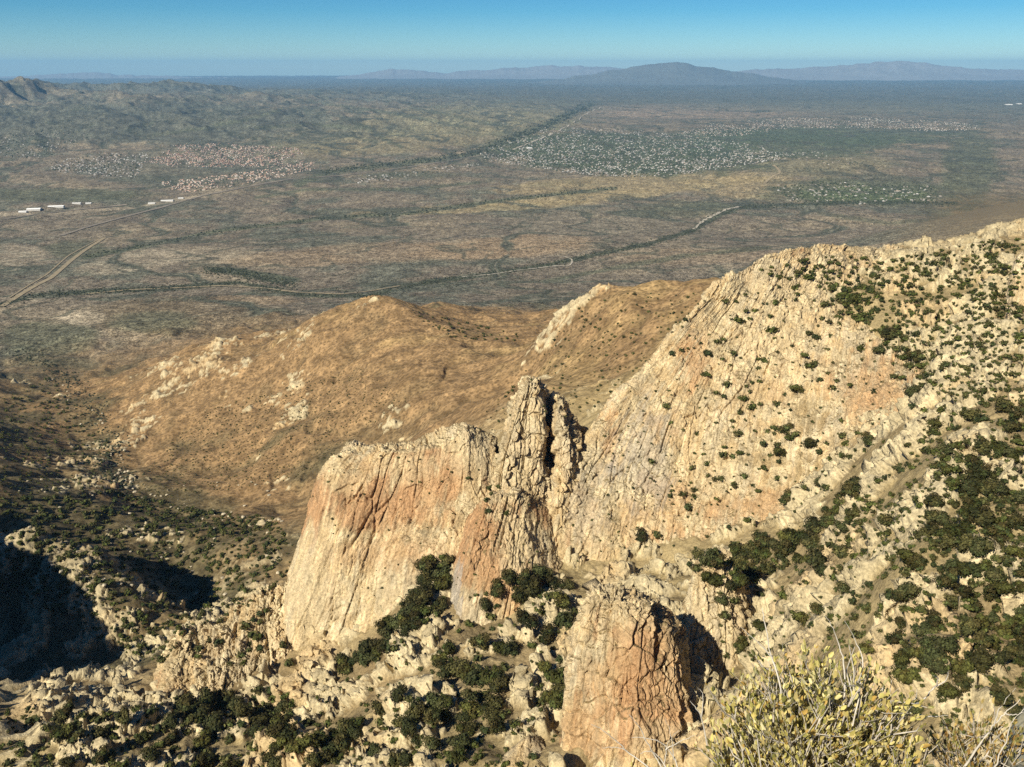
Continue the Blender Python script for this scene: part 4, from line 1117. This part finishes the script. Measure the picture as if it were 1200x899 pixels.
def ledge_mesh():
    G = np.array([[P(*p) for p in col] for col in led]); G = catmull(G, 160); G = np.swapaxes(catmull(np.swapaxes(G, 0, 1), 120), 0, 1)
    n0 = normals(G); n0 = n0 if n0[..., 2].mean() > 0 else -n0
    Q = G.astype(F32); h, e = blocks(Q * 40, 14, 1, .4, 3.3); h2, e2 = blocks(Q * 40, 4, 1, .4, 5.3)
    d = 0.05 * h + 0.015 * h2 - .03 * (1 - sstep(0, .12, e)) + .02 * fbm(Q[..., 0] * 9, Q[..., 1] * 9, Q[..., 2] * 9, 4)
    c = np.broadcast_to(np.array([.30, .28, .20], F32), G.shape) * (1 + .25 * h2)[..., None]
    return mesh_np('rock_ledge', (G + n0 * d[..., None]).reshape(-1, 3), grid_faces(160, 120), M_LEDGE, True, np.clip(c, .02, .6).reshape(-1, 3))
M_LEDGE = attr_mat('lichen_rock', 0.95, 0.4, 18)
tag(link(bpy.data.objects.new('rock_ledge', ledge_mesh())), 'grey green lichened rock ledge under the bushes at the lookout', 'rock ledge')

M_TWIG = simple_mat('grey_twig', (0.42, 0.38, 0.32), 0.85, 0.3, 30)
M_DEAD = simple_mat('bleached_twig', (0.50, 0.46, 0.39), 0.85, 0.2, 30)
M_BUSH = attr_mat('waxy_leaf', 0.5, 0.15, 25, 0, 0.33, 0.4)
def bush(name, label, base, center, rad, nstem, nleaf, palette, leaf, seed, squash=1.0):
    g = np.random.default_rng(seed); base = np.array(base); center = np.array(center); rad = np.array(rad)
    e = empty(name, base); tag(e, label, 'bush')
    V_, F_ = [], []; tips = []
    for i in range(nstem):
        d = g.normal(size=3); d[2] = abs(d[2]) * .9 + .1; d /= np.linalg.norm(d)
        end = center + d * rad * (.55 + .4 * g.random()) - base
        b0 = g.normal(size=3) * np.array((.07, .05, .0)); m1 = b0 + (end - b0) * .45 + g.normal(size=3) * .035; m2 = b0 + (end - b0) * .75 + g.normal(size=3) * .03
        r0 = .003 + .0045 * g.random() ** 2; stem = [b0, m1, m2, end]
        tube(V_, F_, stem, [r0, r0 * .75, r0 * .5, r0 * .3], 5)
        for j in range(7):
            t = .35 + .6 * g.random(); k = min(2, int(t * 3)); p0 = stem[k] + (stem[k + 1] - stem[k]) * (t * 3 - k)
            dd = (end - b0) / np.linalg.norm(end - b0) + g.normal(size=3) * .75 + np.array((0, 0, .35)); dd /= np.linalg.norm(dd)
            L = (.05 + .10 * g.random()); p1 = p0 + dd * L * .5 + g.normal(size=3) * .008; p2 = p0 + dd * L + np.array((0, 0, .015))
            tube(V_, F_, [p0, p1, p2], [r0 * .4, r0 * .3, r0 * .15], 4); tips.append((p0, p2))
        tips.append((m2, end))
    link(bpy.data.objects.new('stems', mesh_np('stems', V_, F_, M_TWIG)), e)
    tips_a = np.array([t[0] for t in tips]); tips_b = np.array([t[1] for t in tips])
    idx = g.integers(0, len(tips), nleaf); tt = g.random((nleaf, 1)) ** .6
    c = tips_a[idx] + (tips_b[idx] - tips_a[idx]) * tt
    d = (tips_b[idx] - tips_a[idx]); d /= np.linalg.norm(d, axis=1)[:, None] + 1e-9
    d = d + g.normal(size=(nleaf, 3)) * .5 + np.array((0, 0, .7)); d /= np.linalg.norm(d, axis=1)[:, None]
    sd_ = np.cross(d, g.normal(size=(nleaf, 3))); sd_ /= np.linalg.norm(sd_, axis=1)[:, None] + 1e-9
    nn = np.cross(d, sd_)
    L = (leaf * (.5 + .85 * g.random((nleaf, 1)))); W = L * (.17 + .09 * g.random((nleaf, 1)))
    up = nn * L * .12
    pts = np.stack([c, c + d * L * .35 + sd_ * W + up, c + d * L * .75 + sd_ * W * .8 + up, c + d * L, c + d * L * .75 - sd_ * W * .8 + up, c + d * L * .35 - sd_ * W + up, c + d * L * .5], 1)
    f0 = np.array([(0, 1, 6), (1, 2, 6), (2, 3, 6), (3, 4, 6), (4, 5, 6), (5, 0, 6)])
    f = (np.arange(nleaf)[:, None, None] * 7 + f0[None]).reshape(-1, 3)
    pal = np.array(palette); cc = pal[g.integers(0, len(pal), nleaf)] * (.75 + .5 * g.random((nleaf, 1)))
    link(bpy.data.objects.new('leaves', mesh_np('leaves', pts.reshape(-1, 3), f, M_BUSH, True, np.repeat(cc, 7, axis=0))), e)
    return e

def twig(parent, polys, r, name='dead_branch'):
    V_, F_ = [], []; b = np.array(parent.location)
    for i, pl in enumerate(polys):
        q = np.array([P(*p) for p in pl]) - b
        q = catmull(q, len(q) * 4); q = q + rng.normal(size=q.shape) * .0015
        n = len(q); k = r if i == 0 else r * .6
        tube(V_, F_, list(q), [k * (1 - .75 * j / (n - 1)) for j in range(n)], 6)
    link(bpy.data.objects.new(name, mesh_np(name, V_, F_, M_DEAD)), parent)

YEL = [(.72,.62,.26),(.66,.55,.18),(.70,.62,.32),(.66,.54,.20),(.62,.50,.20),(.60,.53,.18),(.52,.46,.15),(.58,.52,.24),(.44,.40,.12),(.26,.25,.07),(.14,.14,.045),(.50,.33,.09),(.62,.56,.32),(.50,.42,.12)]
ORA = [(.42,.29,.09),(.45,.34,.12),(.33,.20,.06),(.30,.28,.09),(.2,.18,.06)]
bx, by, bz = P(938, 1010, 2.15)
B1 = bush('leafy_bush', 'big yellow-green leafy bush with grey stems at the lookout edge', (bx, by, bz), (bx, by + .02, bz + .33), (.345, .30, .47), 200, 11000, YEL, .024, 5)
twig(B1, [[(925,900,2.1),(915,810,2.15),(905,770,2.2),(897,735,2.22),(893,712,2.25)],[(905,770,2.2),(885,750,2.2),(868,735,2.2)]], .0035)
twig(B1, [[(985,880,2.1),(990,800,2.15),(985,760,2.2),(975,735,2.2),(968,722,2.2)]], .003)
twig(B1, [[(1000,850,2.1),(1010,780,2.15),(1004,755,2.2),(990,728,2.2)]], .0026)
twig(B1, [[(1040,860,2.2),(1062,832,2.3),(1082,820,2.35),(1095,806,2.35),(1108,797,2.35),(1112,785,2.35)],[(1095,806,2.35),(1099,795,2.33),(1093,792,2.3)],[(1062,832,2.3),(1073,818,2.3),(1074,808,2.3)],[(1075,838,2.3),(1095,840,2.3),(1110,838,2.3)]], .0042)
twig(B1, [[(830,880,2.2),(822,840,2.2),(810,822,2.2)],[(822,840,2.2),(824,815,2.2),(818,806,2.2)]], .003)
cx, cy, cz = P(1150, 960, 2.5)
B2 = bush('orange_leaf_bush', 'low bush of yellow and rusty orange leaves on the grey green ledge', (cx, cy, cz), (cx, cy, cz + .20), (.25, .2, .25), 45, 2300, ORA, .022, 8)
twig(B2, [[(1130,899,2.4),(1150,870,2.4),(1165,850,2.4),(1178,836,2.4),(1196,820,2.4)],[(1165,850,2.4),(1172,830,2.4),(1190,805,2.4)],[(1178,836,2.4),(1190,838,2.4),(1204,832,2.4)]], .004)
twig(B2, [[(1160,910,2.35),(1178,870,2.35),(1187,845,2.35),(1202,830,2.35)],[(1178,870,2.35),(1160,858,2.35)]], .003)
dx, dy, dz = P(790, 1000, 2.4)
B3 = bush('bare_bush', 'nearly leafless bush of bleached twigs below the blunt orange pinnacle', (dx, dy, dz), (dx, dy, dz + .16), (.13, .12, .20), 14, 700, YEL + ORA, .022, 11)
for q in ([[(800,960,2.3),(765,905,2.35),(735,880,2.4),(715,862,2.4),(692,848,2.4)],[(735,880,2.4),(722,876,2.4),(705,876,2.4)]],
          [[(800,950,2.3),(770,890,2.4),(757,868,2.4),(748,850,2.4),(738,838,2.4)]],
          [[(810,950,2.3),(790,890,2.4),(770,868,2.4),(740,864,2.4)],[(790,890,2.4),(786,862,2.4),(780,842,2.4)],[(780,878,2.4),(800,868,2.4),(815,862,2.4)]],
          [[(800,940,2.3),(778,896,2.4),(762,880,2.4),(750,884,2.4)],[(778,896,2.4),(783,872,2.4),(795,855,2.4)]]):
    twig(B3, q, .0032)
tick('bushes')

# ------------------------------------------------------------------ the air
hz, nth, _b = new_mat('valley_haze')
nth.nodes.remove(_b)
pv = nth.nodes.new('ShaderNodeVolumePrincipled'); pv.inputs['Density'].default_value = 1.2e-5; pv.inputs['Color'].default_value = (0.30, 0.63, 1.0, 1)
nth.links.new(pv.outputs[0], nth.nodes['Material Output'].inputs['Volume'])
x0, x1, y0, y1, z0, z1 = -113000, 113000, -35000, 113000, -150, 1680
v = [(x0,y0,z0),(x1,y0,z0),(x1,y1,z0),(x0,y1,z0),(x0,y0,z1),(x1,y0,z1),(x1,y1,z1),(x0,y1,z1)]
hb = bpy.data.objects.new('haze', mesh_np('haze', v, [(3,2,1,0),(4,5,6,7),(0,1,5,4),(1,2,6,5),(2,3,7,6),(3,0,4,7)], hz, False))
tag(link(hb), 'thin blue haze over the valley', 'haze', kind='stuff')


# ------------------------------------------------------------------ light, sky, camera
SUN_AZ, SUN_EL = math.radians(-142), math.radians(38)      # azimuth measured from the view direction (+Y), negative = to the left
sd = Vector((math.sin(SUN_AZ) * math.cos(SUN_EL), math.cos(SUN_AZ) * math.cos(SUN_EL), math.sin(SUN_EL)))
sun = bpy.data.lights.new('sun', 'SUN'); sun.energy = 5.0; sun.angle = math.radians(0.5); sun.color = (1.0, 0.92, 0.76)
so = bpy.data.objects.new('sun', sun); COL.objects.link(so); so.rotation_euler = sd.to_track_quat('Z', 'Y').to_euler(); so.location = (0, 0, 3000)
w = bpy.data.worlds.new('World'); scene.world = w; w.use_nodes = True
nt = w.node_tree; bg = nt.nodes['Background']
sky = nt.nodes.new('ShaderNodeTexSky'); sky.sky_type = 'NISHITA'; sky.sun_disc = False
sky.sun_elevation = SUN_EL; sky.sun_rotation = SUN_AZ; sky.altitude = 1900; sky.air_density = 1.0; sky.dust_density = 0.0; sky.ozone_density = 4.0
# elevation colour grade: the sky deepens quickly above the horizon
tc = nt.nodes.new('ShaderNodeTexCoord'); sp = nt.nodes.new('ShaderNodeSeparateXYZ'); nt.links.new(tc.outputs['Generated'], sp.inputs[0])
rp = nt.nodes.new('ShaderNodeValToRGB'); el = rp.color_ramp.elements
mr = nt.nodes.new('ShaderNodeMapRange'); mr.inputs['From Min'].default_value = 0.0; mr.inputs['From Max'].default_value = 0.12
nt.links.new(sp.outputs['Z'], mr.inputs['Value']); nt.links.new(mr.outputs[0], rp.inputs[0])
el[0].position = 0.0; el[0].color = (.86, 1.10, 1.15, 1); el[1].position = 1.0; el[1].color = (.16, .61, .95, 1)
e2 = el.new(0.45); e2.color = (.36, .83, 1.05, 1)
mx = nt.nodes.new('ShaderNodeMix'); mx.data_type = 'RGBA'; mx.blend_type = 'MULTIPLY'; mx.inputs[0].default_value = 1.0
nt.links.new(sky.outputs[0], mx.inputs[6]); nt.links.new(rp.outputs[0], mx.inputs[7])
nt.links.new(mx.outputs[2], bg.inputs['Color']); bg.inputs['Strength'].default_value = 0.052

cam = bpy.data.cameras.new('camera'); cam.sensor_width = 36; cam.lens = 36 * F / 1200; cam.clip_start = 0.05; cam.clip_end = 400000
co = bpy.data.objects.new('camera', cam); COL.objects.link(co); co.location = (0, 0, ZC); co.rotation_euler = (math.pi / 2 - TH, 0, 0)
scene.camera = co
scene.cycles.use_denoising = False
scene.view_settings.view_transform = 'Standard'; scene.view_settings.look = 'None'; scene.view_settings.exposure = 0.6; scene.view_settings.gamma = 1.0
